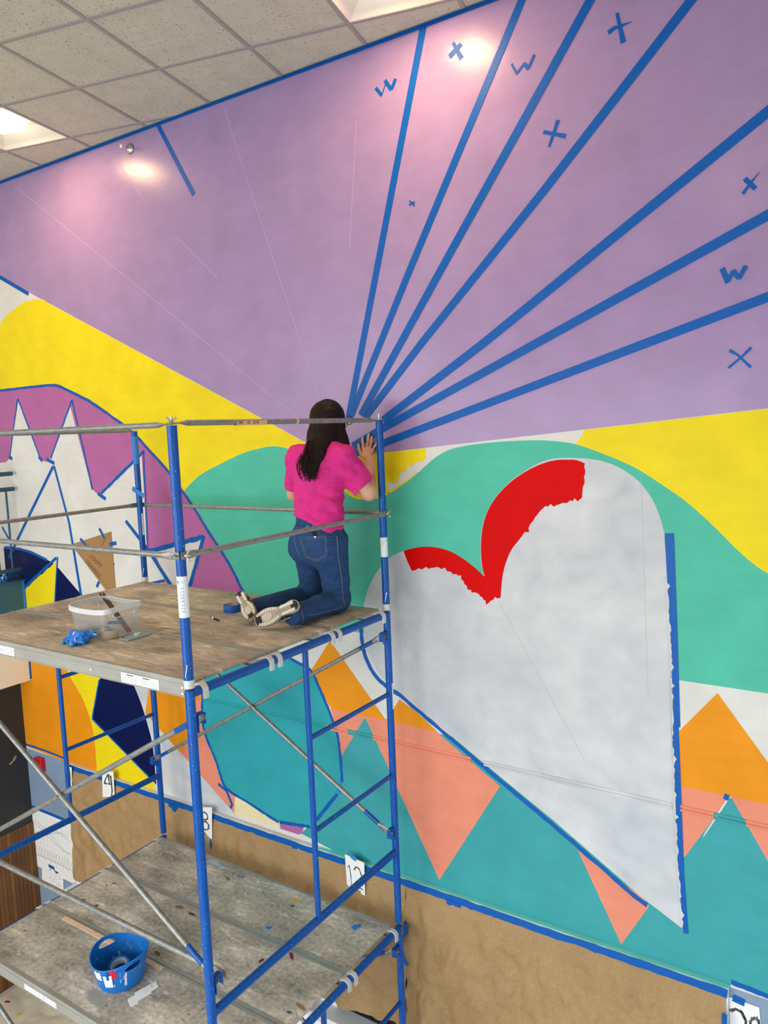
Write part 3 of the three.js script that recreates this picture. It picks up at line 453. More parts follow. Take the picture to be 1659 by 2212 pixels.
sheet('drawing_paper', 'large white line drawing of curves and stripes taped to the grey-blue wall', [[66, 1744], [160, 1783], [161, 1910], [73, 1867]], 0.0032, (x, w, h) => {
  blank(x, w, h); x.strokeStyle = '#4c4c50'; x.lineWidth = 1.6;
  for (let i = 0; i < 9; i++) { x.globalAlpha = 0.35; x.beginPath(); x.moveTo(70 + i * 55, 30); x.lineTo(70 + i * 55, 500); x.stroke(); } for (let i = 0; i < 7; i++) { x.beginPath(); x.moveTo(50, 60 + i * 62); x.lineTo(560, 60 + i * 62); x.stroke(); } x.globalAlpha = 1; x.lineWidth = 3;
  const cv = f => { x.beginPath(); for (let u = 50; u <= 560; u += 6) { const y = f(u); u === 50 ? x.moveTo(u, y) : x.lineTo(u, y); } x.stroke(); };
  cv(u => 110 + u * 0.18 + 25 * Math.sin(u / 90)); cv(u => 130 + u * 0.4 + 20 * Math.sin(u / 60)); cv(u => 220 + 70 * Math.sin(u / 130 + 1)); cv(u => 300 - 50 * Math.sin(u / 110)); x.lineWidth = 4; cv(u => 540 - 10 * Math.sin(u / 200));
  for (let i = 0; i < 12; i++) { x.lineWidth = 2; x.beginPath(); x.moveTo(60 + i * 42, 400 + 40 * rnd()); x.lineTo(80 + i * 42, 540); x.lineTo(105 + i * 42, 420 + 30 * rnd()); x.stroke(); } for (let i = 0; i < 6; i++) { x.beginPath(); x.moveTo(100 + i * 85, 540); x.lineTo(96 + i * 85, 590); x.stroke(); }
}, 600, 680);
sheet('drawing_paper', 'smaller white sketch sheet pinned below the large line drawing', [[90.5, 1863], [136, 1883], [138, 1932], [91, 1912]], 0.0046, (x, w, h) => { blank(x, w, h); x.strokeStyle = '#88868a'; x.lineWidth = 2; for (let i = 0; i < 14; i++) { x.beginPath(); x.arc(150 + 60 * Math.sin(i), 90 + i * 14, 10 + 8 * rnd(), 0, 5); x.stroke(); } x.fillStyle = '#55545a'; x.beginPath(); x.moveTo(130, 30); x.lineTo(190, 45); x.lineTo(160, 75); x.fill(); x.beginPath(); x.arc(95, 50, 8, 0, 7); x.fill(); }, 240, 300);
tape('short blue tape on the smaller sketch sheet', [[106, 1869], [119, 1876]], 0.03, { z0: 0.0058 });
tape('light blue tape on the edge of the large line drawing', [[159, 1846], [160, 1874]], 0.03, { z: 0.04, z0: 0.04, mat: M.tapeLight });
// triangular kraft pattern with pencilled words
{
  const px = [[241, 1148], [155, 1176], [232, 1278], [251, 1276]], c = px.map(p => W2(p)), g = slab(c, TZ + 0.002, TZ + 0.003), o = W2([155, 1280]), e = W2([251, 1280]), tp = W2([155, 1148]);
  uvBy(g, (x, y) => [(x - o.x) / (e.x - o.x), (y - o.y) / (tp.y - o.y)]);
  const tex = canvas(480, 660, (x, w, h) => {
    x.fillStyle = '#a37b4b'; x.fillRect(0, 0, w, h); for (let i = 0; i < 900; i++) { x.fillStyle = rnd() < 0.5 ? 'rgba(120,85,45,.12)' : 'rgba(200,160,110,.10)'; x.fillRect(rnd() * w, rnd() * h, 4 + rnd() * 30, 2); }
    x.strokeStyle = '#4a331c'; x.fillStyle = '#40291a'; x.lineWidth = 4; x.beginPath(); x.moveTo(430, 30); x.lineTo(330, 200); x.moveTo(180, 300); x.lineTo(420, 570); x.stroke(); x.lineWidth = 6; x.beginPath(); x.moveTo(20, 170); x.lineTo(400, 655); x.stroke();
    x.save(); x.translate(225, 250); x.rotate(0.72); x.font = '52px sans-serif'; x.fillText('STRIPE', 0, 0); x.restore(); x.save(); x.translate(185, 300); x.rotate(0.85); x.font = '48px sans-serif'; x.fillText('TRIANGLE', 0, 0); x.restore();
  });
  top(mesh('k', g, std({ color: 0xffffff, roughness: 0.8, map: tex })), 'kraft_triangle', 'brown kraft paper triangle with pencilled words taped to the white wall', 'paper');
  const zz = (a, b) => [140 + a / 5.184, 1130 + b / 5.184];
  for (const [l, a, b, w] of [['tape on the long top edge of the kraft triangle, nearer its peak', zz(390, 60), zz(452, 170), 0.022], ['tape on the long top edge of the kraft triangle, nearer the A shape', zz(178, 175), zz(248, 248), 0.022], ['tape on the short upright edge of the kraft triangle', zz(505, 238), zz(580, 222), 0.03], ['tape at the slanting lower edge of the kraft triangle', zz(362, 715), zz(388, 655), 0.024], ['tiny tape scrap at the lower upright edge of the kraft triangle', zz(548, 445), zz(556, 470), 0.012]]) tape(l, [a, b], w, { z0: TZ + 0.0035, group: 'tape pieces on the kraft triangle' });
}
// fire alarm station and sprinkler head
{
  const a = thing('fire_alarm', 'red fire alarm pull station on the grey-blue wall', 'fire alarm', [-4.02, 2.07, 0.0006]), red = std({ color: S('#c8141e'), roughness: 0.35 });
  mesh('body', rbox(0.115, 0.125, 0.045, 0.006, 0, 0, 0.0225), red, a); mesh('handle', rbox(0.07, 0.03, 0.016, 0.004, 0, -0.012, 0.052), M.paper, a); mesh('cover_ridge', rbox(0.09, 0.02, 0.012, 0.004, 0, 0.04, 0.05), red, a);
  const p = W2([282, 322]), s = thing('sprinkler_head', 'chrome sprinkler head on the lilac wall near the ceiling', 'sprinkler', [p.x, p.y, 0.0008]);
  const prof = [[0, 0], [0.036, 0], [0.037, 0.006], [0.030, 0.016], [0.016, 0.022], [0.014, 0.024], [0, 0.024]].map(q => new THREE.Vector2(...q));
  mesh('escutcheon', new THREE.LatheGeometry(prof, 28).rotateX(Math.PI / 2), M.chrome, s);
  mesh('nozzle', bar([0, 0, 0.022], [0, 0, 0.05], 0.011, 14, 0.009), M.chrome, s);
  for (const t of [-1, 1]) mesh('frame_arm', tubeAlong([[t * 0.009, 0, 0.045], [t * 0.013, 0, 0.06], [t * 0.003, 0, 0.078]], 0.0028, 10, 6), M.chrome, s);
  const d = mesh('deflector', new THREE.CylinderGeometry(0.014, 0.014, 0.0025, 12).rotateX(Math.PI / 2).translate(0, 0, 0.081), M.chrome, s);
  for (let i = 0; i < 8; i++) { const b = mesh('tooth', box(0.005, 0.0025, 0.0025), M.chrome, d); b.position.set(0.016 * Math.cos(i * 0.785), 0.016 * Math.sin(i * 0.785), 0.081); b.rotation.z = i * 0.785; }
}
// paint-stained drop cloth on the floor
{
  const g = new THREE.PlaneGeometry(1.9, 2.2, 90, 90).rotateX(-Math.PI / 2), p = g.attributes.position;
  for (let i = 0; i < p.count; i++) { const x = p.getX(i), z = p.getZ(i), f = Math.pow(Math.abs(N.noise(x * 2.2 + z, z * 2.6 - x * 0.7, 5)), 0.7) * 0.05 + Math.max(0, N.noise(x * 7, z * 7, 2)) * 0.025; p.setXYZ(i, x + 0.03 * N.noise(x * 2, z * 2, 9), 0.004 + f, z + 0.05 * N.noise(x * 1.5, 3, z * 1.5)); }
  g.computeVertexNormals(); uvBy(g, (x, y, z) => [x / 1.9 + 0.5, 0.5 - z / 2.2]);
  const tex = canvas(768, 900, (x, w, h) => { x.fillStyle = '#cfc4ad'; x.fillRect(0, 0, w, h); for (let i = 0; i < 500; i++) { x.fillStyle = ['rgba(120,110,90,.25)', 'rgba(240,235,220,.4)', 'rgba(90,90,80,.25)'][i % 3]; x.fillRect(rnd() * w, rnd() * h, 3 + rnd() * 8, 2 + rnd() * 4); } for (let i = 0; i < 26; i++) { x.fillStyle = ['#b3202c', '#8d1f2b', '#3b3b40', '#3b3b40', '#d8b92a', '#b3202c'][i % 6]; x.beginPath(); x.ellipse(rnd() * w, rnd() * h, 4 + rnd() * 11, 3 + rnd() * 5, rnd() * 3, 0, 7); x.fill(); } });
  const m = mesh('d', g, std({ color: 0xffffff, roughness: 0.95, map: tex, side: THREE.DoubleSide })); m.position.set(-3.2, 0, 1.3); top(m, 'drop_cloth', 'crumpled cream canvas drop cloth spotted with red paint on the floor', 'drop cloth');
}

// ================================================================ scaffold
const SX = -2.134, ZN = 1.724, ZF = 0.2, ZI = 0.957, P2 = 3.98, P1 = 2.005, RP = 0.0213;
const lockG = (() => { const a = [];                                 // bracket that takes the brace ends, opening towards +z
  a.push(box(0.03, 0.075, 0.006, 0, -0.02, RP + 0.003), box(0.03, 0.006, 0.04, 0, 0.018, RP + 0.02), box(0.03, 0.05, 0.006, 0, -0.006, RP + 0.043)); return merge(a); })();
const bailG = tubeAlong([[0.006, 0.012, RP + 0.012], [0.014, 0.0, RP + 0.03], [0.008, -0.03, RP + 0.03], [0.004, -0.035, RP + 0.012]], 0.0022, 16, 6);
function frame(x, y0, label) {
  const yt = y0 + 1.975, f = thing('scaffold_ladder', label, 'scaffold frame', [x, y0, 0], 'blue scaffold frames'), m = M.steelBlue, P = (y, z) => [0, y - y0, z];
  for (const z of [ZN, ZF]) mesh('post', bar(P(y0, z), P(yt - 0.03, z), RP), m, f);
  mesh('top_ledger', bar(P(yt - 0.045, ZF), P(yt - 0.045, ZN), RP), m, f);
  mesh('bottom_bar', bar(P(y0 + 0.458, ZF), P(y0 + 0.458, ZN), RP), m, f);
  mesh('inner_upright', bar(P(y0 + 0.458, ZI), P(yt - 0.045, ZI), 0.0155), m, f);
  for (const dy of [0.526, 1.029]) mesh('rung', bar(P(yt - dy, ZF), P(yt - dy, ZI), 0.0135), m, f);
  for (const [z, s] of [[ZN, -1], [ZF, 1]]) for (const y of [yt - 0.165, yt - 1.375]) {
    const l = mesh('brace_lock', lockG, m, f); l.position.set(0, y - y0, z); l.rotation.y = s < 0 ? Math.PI : 0; l.userData.label = 'brace lock bracket';
    mesh('bail', bailG, M.galv, l);
  }
  return f;
}
frame(0, P1, 'upper blue scaffold frame under the kneeling painter, nearest paper 12');
frame(SX, P1, 'upper blue scaffold frame toward the balcony, beside paper 4');
frame(0, P1 - 1.975, 'lower blue scaffold frame carrying the lower deck near paper 12');
frame(SX, P1 - 1.975, 'lower blue scaffold frame carrying the lower deck toward the balcony');
for (const [l, x, z] of [['steel base plate under the lower frame corner below paper 12', 0, ZF], ['steel base plate under the front lower frame corner nearest the painter', 0, ZN], ['steel base plate under the wall-side frame corner toward the balcony', SX, ZF], ['steel base plate under the front frame corner toward the balcony', SX, ZN]]) {
  const t = thing('base_plate', l, 'base plate', [x, 0, z], 'scaffold base plates'); mesh('plate', rbox(0.13, 0.01, 0.13, 0.003, 0, 0.005, 0), M.galv, t); mesh('stem', bar([0, 0.01, 0], [0, 0.03, 0], 0.018), M.galv, t); }

// flattened-end galvanised tube. flat: unit direction across the plate (the plate is thin along it)
function flatTube(a, b, r, flat, ext = 0.02) {
  const A = V(...a), B = V(...b), d = B.clone().sub(A).normalize(), n = V(...flat), w = new THREE.Vector3().crossVectors(d, n), L = A.distanceTo(B);
  const st = [[-ext, 0.002, r * 1.25], [0.03, 0.002, r * 1.35], [0.05, r * 0.35, r * 1.3], [0.085, r, r], [L - 0.085, r, r], [L - 0.05, r * 0.35, r * 1.3], [L - 0.03, 0.002, r * 1.35], [L + ext, 0.002, r * 1.25]], seg = 18, pos = [], uv = [], idx = [];
  st.forEach(([t, rn, rw]) => { for (let k = 0; k <= seg; k++) { const q = k / seg * Math.PI * 2, p = A.clone().addScaledVector(d, t).addScaledVector(n, rn * Math.cos(q)).addScaledVector(w, rw * Math.sin(q)); pos.push(p.x, p.y, p.z); uv.push(k / seg * 0.1, t); } });
  for (let s = 0; s < st.length - 1; s++) for (let k = 0; k < seg; k++) { const i = s * (seg + 1) + k, j = i + seg + 1; idx.push(i, j, i + 1, i + 1, j, j + 1); }
  for (const s of [0, st.length - 1]) { const c = pos.length / 3, p = A.clone().addScaledVector(d, st[s][0]); pos.push(p.x, p.y, p.z); uv.push(0, 0); for (let k = 0; k < seg; k++) { const i = s * (seg + 1) + k; s ? idx.push(c, i, i + 1) : idx.push(c, i + 1, i); } }
  const g = new THREE.BufferGeometry(); g.setAttribute('position', new THREE.Float32BufferAttribute(pos, 3)); g.setAttribute('uv', new THREE.Float32BufferAttribute(uv, 2)); g.setIndex(idx); g.computeVertexNormals(); return g;
}
function wingNut(parent, p, dir) {                                   // bolt and two wings, standing along dir
  const g = merge([bar([0, 0, 0], [0, 0.03, 0], 0.0045, 10), new THREE.CylinderGeometry(0.006, 0.0085, 0.01, 12).translate(0, 0.009, 0), bar([0.004, 0.009, 0], [0.021, 0.026, 0], 0.0042, 8), bar([-0.004, 0.009, 0], [-0.021, 0.026, 0], 0.0042, 8)]);
  const m = mesh('wing_nut', g, M.chrome, parent); m.position.set(...p); m.quaternion.setFromUnitVectors(V(0, 1, 0), V(...dir)); return m;
}
const TR = P2 + 1.0874, MR = P2 + 0.5503;
// guard posts
const stickerTex = canvas(256, 768, (x, w, h) => { x.fillStyle = '#f1f4f6'; x.fillRect(0, 0, w, h); x.save(); x.translate(150, 560 + 120); x.rotate(-Math.PI / 2); x.fillStyle = '#2c5577'; x.font = '78px serif'; 'ATLANTIC'.split('').forEach((c, i) => x.fillText(c, i * 64, 0)); x.restore();
  x.strokeStyle = '#7fb2cc'; x.lineWidth = 7; for (let i = 0; i < 3; i++) { x.beginPath(); x.arc(40 + 30 * i, 40, 60 + 12 * i, 0.4, 1.4); x.stroke(); } x.fillStyle = '#3a3f44'; for (let i = 0; i < 4; i++) x.fillRect(30 + 12 * i, 60 + 8 * i, 8, 60); });
const sticker2Tex = canvas(256, 512, (x, w, h) => { x.fillStyle = '#eceef0'; x.fillRect(0, 0, w, h); x.fillStyle = '#7d8386'; x.font = '60px serif'; x.save(); x.translate(60, 130); x.rotate(Math.PI / 2); x.fillText('ATLA', -60, 0); x.restore(); x.strokeStyle = '#9aa'; x.lineWidth = 5; for (let i = 0; i < 3; i++) { x.beginPath(); x.arc(170, 70, 20 + 14 * i, 0, 3); x.stroke(); } });
function guardPost(x, z, label, sticker) {
  const t = thing('guard_post', label, 'guard post', [x, P2, z], 'guard posts on the upper deck');
  mesh('tube', bar([0, 0.002, 0], [0, 1.083, 0], RP), M.steelBlue, t);
  mesh('top_cap', bar([0, 1.083, 0], [0, 1.0858, 0], RP + 0.001), M.steelBlue, t);
  mesh('coupling_band', bar([0, -0.018, 0], [0, 0.018, 0], RP + 0.0022), M.hook, t);
  mesh('lock_pin', bar([0.016, 0.085, 0.018], [0.008, 0.035, 0.024], 0.0025, 8), M.chrome, t); mesh('pin_head', bar([0.012, 0.086, 0.014], [0.019, 0.086, 0.022], 0.004, 8), M.chrome, t);
  wingNut(t, [0, 1.094, 0], [0, 1, 0]).rotateY(0.9);
  if (sticker) { const [y0, y1, tex, th0, th1] = sticker, g = new THREE.CylinderGeometry(RP + 0.0008, RP + 0.0008, y1 - y0, 30, 1, true, th0, th1).translate(0, (y0 + y1) / 2 - P2, 0); mesh('sticker', g, std({ color: 0xffffff, roughness: 0.55, map: tex }), t).userData.label = 'white printed sticker'; }
  return t;
}
guardPost(0, ZN, 'blue guard post with ATLANTIC sticker at the front corner of the deck', [4.268, 4.443, stickerTex, -0.72, 3.0]);
guardPost(0, ZF, 'blue guard post with worn white sticker beside the painter’s raised hand', [4.278, 4.392, sticker2Tex, -0.6, 2.9]);
const gpC = guardPost(SX, ZF, 'blue guard post wrapped with light blue tape in front of the white wall', null);
guardPost(SX, ZN, 'blue guard post at the front deck corner toward the balcony', null);
top(mesh('t', new THREE.CylinderGeometry(RP + 0.002, RP + 0.003, 0.2, 18, 1, true, -0.4, 2.6).translate(SX, 4.93, ZF), Object.assign(M.tapeLight.clone(), { side: THREE.DoubleSide })), 'tape_strip', 'light blue tape stuck down the guard post in front of the white wall', 'tape');
top(mesh('t', ribbonBox([SX - 0.03, 4.655, ZF + 0.03], [SX + 0.09, 4.60, ZF + 0.03], 0.035), M.tapeLight), 'tape_strip', 'loose light blue tape flap at the rail joint of the far guard post', 'tape');
function ribbonBox(a, b, w) { const A = V(...a), B = V(...b), g = box(A.distanceTo(B), w, 0.001); g.rotateZ(Math.atan2(B.y - A.y, B.x - A.x)); return g.translate((A.x + B.x) / 2, (A.y + B.y) / 2, (A.z + B.z) / 2); }
function rail(label, a, b, flat, nuts) {
  const t = thing('guard_rail', label, 'guard rail', [0, 0, 0], 'galvanised guard rails');
  mesh('tube', flatTube(a, b, 0.0125, flat), M.galv, t); for (const [p, d] of nuts) wingNut(t, p, d); return t;
}
const e = 0.0225 + 0.003;
rail('dark galvanised top guard rail along the front of the deck', [SX, TR + 0.003, ZN], [0, TR + 0.003, ZN], [0, 1, 0], []);
rail('galvanised middle guard rail along the front of the deck', [SX, MR, ZN + e], [0, MR, ZN + e], [0, 0, 1], [[[0, MR, ZN + e + 0.002], [0, 0, 1]]]);
const lettered = rail('galvanised top guard rail with orange lettered tape, behind the painter’s head', [0, TR - 0.0005 + 0.0005, ZF], [0, TR + 0.0085, ZN], [0, 1, 0], []);
rail('paint-splashed galvanised middle guard rail crossing the painter’s jeans', [e, MR, ZF], [e, MR, ZN], [1, 0, 0], [[[e + 0.002, MR, ZN], [1, 0, 0]], [[e + 0.002, MR, ZF], [1, 0, 0]]]);
rail('galvanised top guard rail at the balcony end of the deck', [SX, TR + 0.003, ZF], [SX, TR + 0.009, ZN], [0, 1, 0], []);
rail('galvanised middle guard rail at the balcony end of the deck', [SX - e, MR, ZF], [SX - e, MR, ZN], [1, 0, 0], []);
rail('galvanised middle guard rail along the mural side of the deck', [SX, MR, ZF - e], [0, MR, ZF - e], [0, 0, 1], []);
{ // orange lettered tape and a plain band wrapped on the top rail
  const o = S('#e9b981'), tx = canvas(256, 64, (x, w, h) => { x.fillStyle = '#e9b981'; x.fillRect(0, 0, w, h); x.fillStyle = '#1d1a18'; x.font = 'bold 34px sans-serif'; x.fillText("30 .  O   2'6", 10, 44); });
  const seg = (z0, z1, m) => { const t = z => TR + 0.003; mesh('tape_band', uvBy(new THREE.CylinderGeometry(0.0131, 0.0131, z1 - z0, 18, 1, true).rotateX(Math.PI / 2).translate(0, TR + 0.0045, (z0 + z1) / 2), (x, y, z) => [(z1 - z) / (z1 - z0), (y - TR) * 30 + 0.4]), m, lettered).userData.label = 'orange tape band'; };
  seg(1.16, 1.36, std({ color: 0xffffff, roughness: 0.7, map: tx })); seg(0.925, 0.945, std({ color: o, roughness: 0.7 }));
}
// cross braces
function brace(label, z, ya, yb, s) {
  const t = thing('cross_brace', label, 'cross brace', [0, 0, 0], 'galvanised cross braces'), ends = [];
  for (const [y0, y1, dz] of [[ya, yb, 0.012 * s], [yb, ya, -0.012 * s]]) {
    const a = V(SX, y0, z + dz), b = V(0, y1, z + dz), m = mesh('tube', flatTube(a.toArray(), b.toArray(), 0.0135, [0, 0, 1], 0.015), M.galv, t), d = b.clone().sub(a).normalize();
    mesh('painted_end', bar(b.clone().addScaledVector(d, -0.20), b.clone().addScaledVector(d, -0.088), 0.0138, 14), M.steelBlue, m); mesh('painted_end', bar(a.clone().addScaledVector(d, 0.088), a.clone().addScaledVector(d, 0.20), 0.0138, 14), M.steelBlue, m);
  }
  mesh('rivet', bar([SX / 2, (ya + yb) / 2, z - 0.03], [SX / 2, (ya + yb) / 2, z + 0.03], 0.006, 10), M.chrome, t); return t;
}
brace('galvanised cross brace on the front of the upper bay', ZN - 0.05, P2 - 0.165, P2 - 1.375, 1);
brace('galvanised cross brace between upper deck and mural, before the round teal shape', ZF + 0.05, P2 - 0.165, P2 - 1.375, 1);
brace('galvanised cross brace on the front of the lower bay', ZN - 0.05, P1 - 0.165, P1 - 1.375, 1);
brace('galvanised cross brace on the wall side of the lower bay', ZF + 0.05, P1 - 0.165, P1 - 1.375, 1);
{ const t = thing('guard_rail', 'galvanised horizontal tube low along the front of the upper bay, passing above the blue bucket', 'guard rail', [0, 0, 0], 'galvanised guard rails'); mesh('tube', flatTube([SX, 2.603, ZN - 0.085], [0, 2.603, ZN - 0.085], 0.0145, [0, 0, 1], 0.015), M.galv, t); }

// ---------------------------------------------------------------- deck planks
function deckTex(s, base, vary, streak, blots, sprinkle) {
  const w = 1280, h = 880, d = new Uint8Array(w * h * 4), X0 = -2.12, Z0 = 0.23, SXm = 2.1, SZm = 1.46;
  const r0 = seed; seed = 1234 + s;
  for (let j = 0; j < h; j++) for (let i = 0; i < w; i++) {
    const x = i / w * SXm, z = j / h * SZm;
    const n = fbm(x * 4, z * 4, 2, s), f = fbm(x * (streak ? 14 : 34), z * (streak ? 60 : 40), 2, s + 3), q = fbm(x * 90, z * 120, 1, s + 5), sc = fbm(x * 6 + 20, z * 26, 3, s + 9);
    const big = fbm(x * 1.6, z * 2.4, 2, s + 15), sm = fbm(x * 3 + 9, z * 9, 3, s + 21);
    let v = n * vary[0] + f * vary[1] + q * vary[2] + 0.35 * big + 0.28 * sm, wear = Math.max(0, sc - 0.13 + 0.3 * n) * vary[3];
    const k = 4 * (j * w + i); for (let c = 0; c < 3; c++) d[k + c] = Math.max(0, Math.min(255, base[c] * (1 + v) + wear * (215 - 8 * c - base[c] * 0.4))); d[k + 3] = 255;
  }
  const put = (x, z, rx, rz, col, rough = 0.5, ang = 0) => { const ci = (x - X0) / SXm * w, cj = (z - Z0) / SZm * h, ri = rx / SXm * w, rj = rz / SZm * h, R = Math.ceil(Math.max(ri, rj) * 1.5) + 1, ca = Math.cos(ang), sa = Math.sin(ang);
    for (let j = Math.max(0, Math.floor(cj - R)); j < Math.min(h, cj + R); j++) for (let i = Math.max(0, Math.floor(ci - R)); i < Math.min(w, ci + R); i++) { const a = ((i - ci) * ca + (j - cj) * sa) / ri, b = (-(i - ci) * sa + (j - cj) * ca) / rj, e2 = a * a + b * b; if (e2 < 1 + rough * N.noise(i * 0.23, j * 0.23, s + x)) { const k = 4 * (j * w + i); for (let c = 0; c < 3; c++) d[k + c] = col[c]; } } };
  for (const [px, py, rx, rz, col, rough, ang] of blots) { const p = onPlane(px, py, 'y', s === 1 ? 3.97 : 1.995); put(p.x, p.z, rx, rz, col, rough, ang); }
  const cols = [[236, 236, 232], [236, 236, 232], [225, 225, 222], [120, 90, 60], [60, 62, 70], [230, 228, 220]];
  for (let i = 0; i < sprinkle; i++) { const r = 0.0016 + 0.0045 * rnd() * rnd(); put(X0 + rnd() * SXm, Z0 + rnd() * SZm, r * (1 + rnd()), r, cols[i % 6], 0.3, rnd() * 3); }
  for (let i = 0; i < sprinkle / 3; i++) put(X0 + rnd() * SXm, Z0 + rnd() * SZm, 0.02 + 0.05 * rnd(), 0.0012, i % 2 ? [176, 170, 158] : [92, 82, 70], 0.6, (rnd() - 0.5) * 1.4);
  seed = r0;
  const t = new THREE.DataTexture(d, w, h); t.magFilter = t.minFilter = THREE.LinearFilter; t.colorSpace = THREE.SRGBColorSpace; t.wrapS = t.wrapT = THREE.ClampToEdgeWrapping; t.needsUpdate = true; return t;
}
const upTex = deckTex(1, [180, 171, 155], [0.26, 0.30, 0.14, 0.95], true, [[330, 1346, 0.05, 0.006, [128, 62, 44], 0.9, -0.5], [356, 1358, 0.035, 0.006, [120, 58, 44], 0.9, -0.4], [416, 1358, 0.02, 0.008, [120, 140, 105], 0.9, 0], [18, 1353, 0.06, 0.015, [190, 180, 160], 0.9, 0.1], [85, 1372, 0.05, 0.006, [205, 197, 180], 0.7, 0.1], [630, 1340, 0.012, 0.006, [225, 222, 215], 0.8, 0], [430, 1281, 0.008, 0.008, [235, 232, 225], 0.4, 0], [540, 1380, 0.05, 0.03, [168, 158, 142], 1, 0.3], [352, 1490, 0.04, 0.01, [110, 95, 80], 1, 0]], 110);
const loTex = deckTex(2, [184, 175, 160], [0.32, 0.30, 0.16, 0.75], false, [
  [466, 1866, 0.075, 0.014, [160, 205, 228], 0.9, 0.05], [480, 1874, 0.02, 0.02, [160, 205, 228], 0.9, 0], [492, 1898, 0.028, 0.01, [88, 128, 86], 0.9, 0.4], [520, 1893, 0.035, 0.02, [136, 146, 150], 0.9, 0], [558, 1891, 0.012, 0.016, [92, 132, 92], 0.9, 0], [638, 1945, 0.03, 0.018, [226, 178, 62], 0.9, 0.1], [632, 1958, 0.014, 0.01, [70, 78, 110], 0.6, 0], [630, 2065, 0.04, 0.01, [132, 38, 46], 0.6, 0.7], [565, 2075, 0.012, 0.02, [122, 50, 50], 0.9, 0], [415, 1975, 0.034, 0.01, [128, 42, 52], 0.7, 0], [388, 1960, 0.03, 0.014, [142, 96, 58], 1, 0], [247, 1909, 0.02, 0.008, [150, 120, 80], 1, 0], [175, 1945, 0.035, 0.008, [66, 66, 66], 0.6, -0.7], [208, 1957, 0.014, 0.012, [60, 62, 64], 0.8, 0], [558, 1905, 0.012, 0.009, [240, 240, 236], 0.4, 0], [530, 1930, 0.007, 0.007, [240, 240, 236], 0.4, 0], [398, 2125, 0.03, 0.016, [178, 190, 196], 0.9, 0], [550, 2130, 0.03, 0.02, [150, 152, 150], 0.9, 0], [400, 2095, 0.02, 0.01, [182, 190, 194], 0.8, 0], [645, 2140, 0.012, 0.012, [90, 150, 120], 0.9, 0], [625, 2187, 0.016, 0.01, [90, 104, 112], 0.7, 0], [650, 2175, 0.04, 0.012, [156, 126, 88], 1, 0.2], [340, 2060, 0.03, 0.012, [120, 80, 50], 1, 0.2], [358, 2145, 0.02, 0.01, [200, 200, 196], 0.9, 0], [208, 2155, 0.09, 0.04, [164, 158, 146], 1.1, 0.2], [740, 1905, 0.08, 0.02, [160, 152, 140], 1.1, 0], [775, 2000, 0.006, 0.02, [60, 60, 66], 0.7, 0]], 260);
const hookG = (() => {                                               // flat strip over the ledger and down its far side; tube centre at the origin, plank towards -x
  const r0 = RP + 0.0012, r1 = r0 + 0.0075, s = new THREE.Shape(); s.moveTo(-0.075, r0 - 0.012); s.lineTo(-0.075, r1 - 0.012); s.lineTo(-0.03, r1 - 0.004); s.absarc(0, 0, r1, 1.9, 0, true); s.lineTo(r1, -0.034); s.lineTo(r0, -0.034); s.lineTo(r0, 0); s.absarc(0, 0, r0, 0, 1.9, false); s.lineTo(-0.03, r0 - 0.008); s.closePath();
  return new THREE.ExtrudeGeometry(s, { depth: 0.026, bevelEnabled: true, bevelSize: 0.001, bevelThickness: 0.001, bevelSegments: 1, curveSegments: 10 }).translate(0, 0, -0.013);
})();
function plank(level, i, label) {
  const yT = level ? 3.972 : 1.997, z0 = 0.24 + i * 0.4835, z1 = z0 + 0.4795, x0 = -2.104, x1 = -0.03, tex = level ? upTex : loTex, yL = (level ? P2 : P1) - 0.045;
  const t = thing('scaffold_plank', label, 'scaffold plank', [0, yT, 0], 'plywood scaffold planks');
  const mat = std({ color: 0xffffff, roughness: 0.82, map: tex });
  mesh('plywood', uvBy(box2(x0, x1, -0.0118, 0, z0 + 0.022, z1 - 0.022), (x, y, z) => [(x + 2.12) / 2.1, (z - 0.23) / 1.46]), mat, t);
  for (const [za, s] of [[z0, 1], [z1, -1]]) {
    const b = mesh('side_beam', uvBy(merge([box2(x0 + 0.03, x1 - 0.03, -0.0738, -0.0119, Math.min(za + s * 0.0004, za + s * 0.0044), Math.max(za + s * 0.0004, za + s * 0.0044)), box2(x0, x1, -0.0118, 0.0015, Math.min(za, za + s * 0.0225), Math.max(za, za + s * 0.0225)), box2(x0 + 0.03, x1 - 0.03, -0.078, -0.074, Math.min(za - s * 0.0015, za + s * 0.02), Math.max(za - s * 0.0015, za + s * 0.02)), box2(x0 + 0.03, x1 - 0.03, -0.024, -0.020, Math.min(za - s * 0.0015, za + s * 0.0003), Math.max(za - s * 0.0015, za + s * 0.0003))]), (x, y, z) => [x * 0.6, y + z]), M.alu, t);
    if (i === 2 && s < 0) for (const x of [x0 + 0.06, -1.4, -0.72, x1 - 0.055]) for (const y of x < -2 || x > -0.2 ? [-0.035, -0.062] : [-0.045]) mesh('rivet', new THREE.SphereGeometry(0.0085, 10, 6).scale(1, 1, 0.5).translate(x, y, za - s * 0.002), M.hook, b);
    for (const [hx, flip] of [[0, 0], [SX, Math.PI]]) { const h = mesh('hook', hookG, M.hook, t); h.position.set(hx, yL - yT, za + s * 0.028); h.rotation.y = flip; }
  }
  for (const x of [-1.75, -1.05, -0.35]) mesh('cross_rib', box2(x - 0.02, x + 0.02, -0.05, -0.0121, z0 + 0.005, z1 - 0.005), M.alu, t);
  return t;
}
const names = [['upper deck plank along the mural side', 'middle upper deck plank under the clear bin edge', 'front upper deck plank carrying the clear plastic bin'], ['lower deck plank along the kraft paper', 'middle lower deck plank', 'front lower deck plank carrying the blue bucket']];
const planks = [0, 1].map(l => [0, 1, 2].map(i => plank(l ? 0 : 1, i, 'worn paint-flecked plywood ' + names[l][i])));
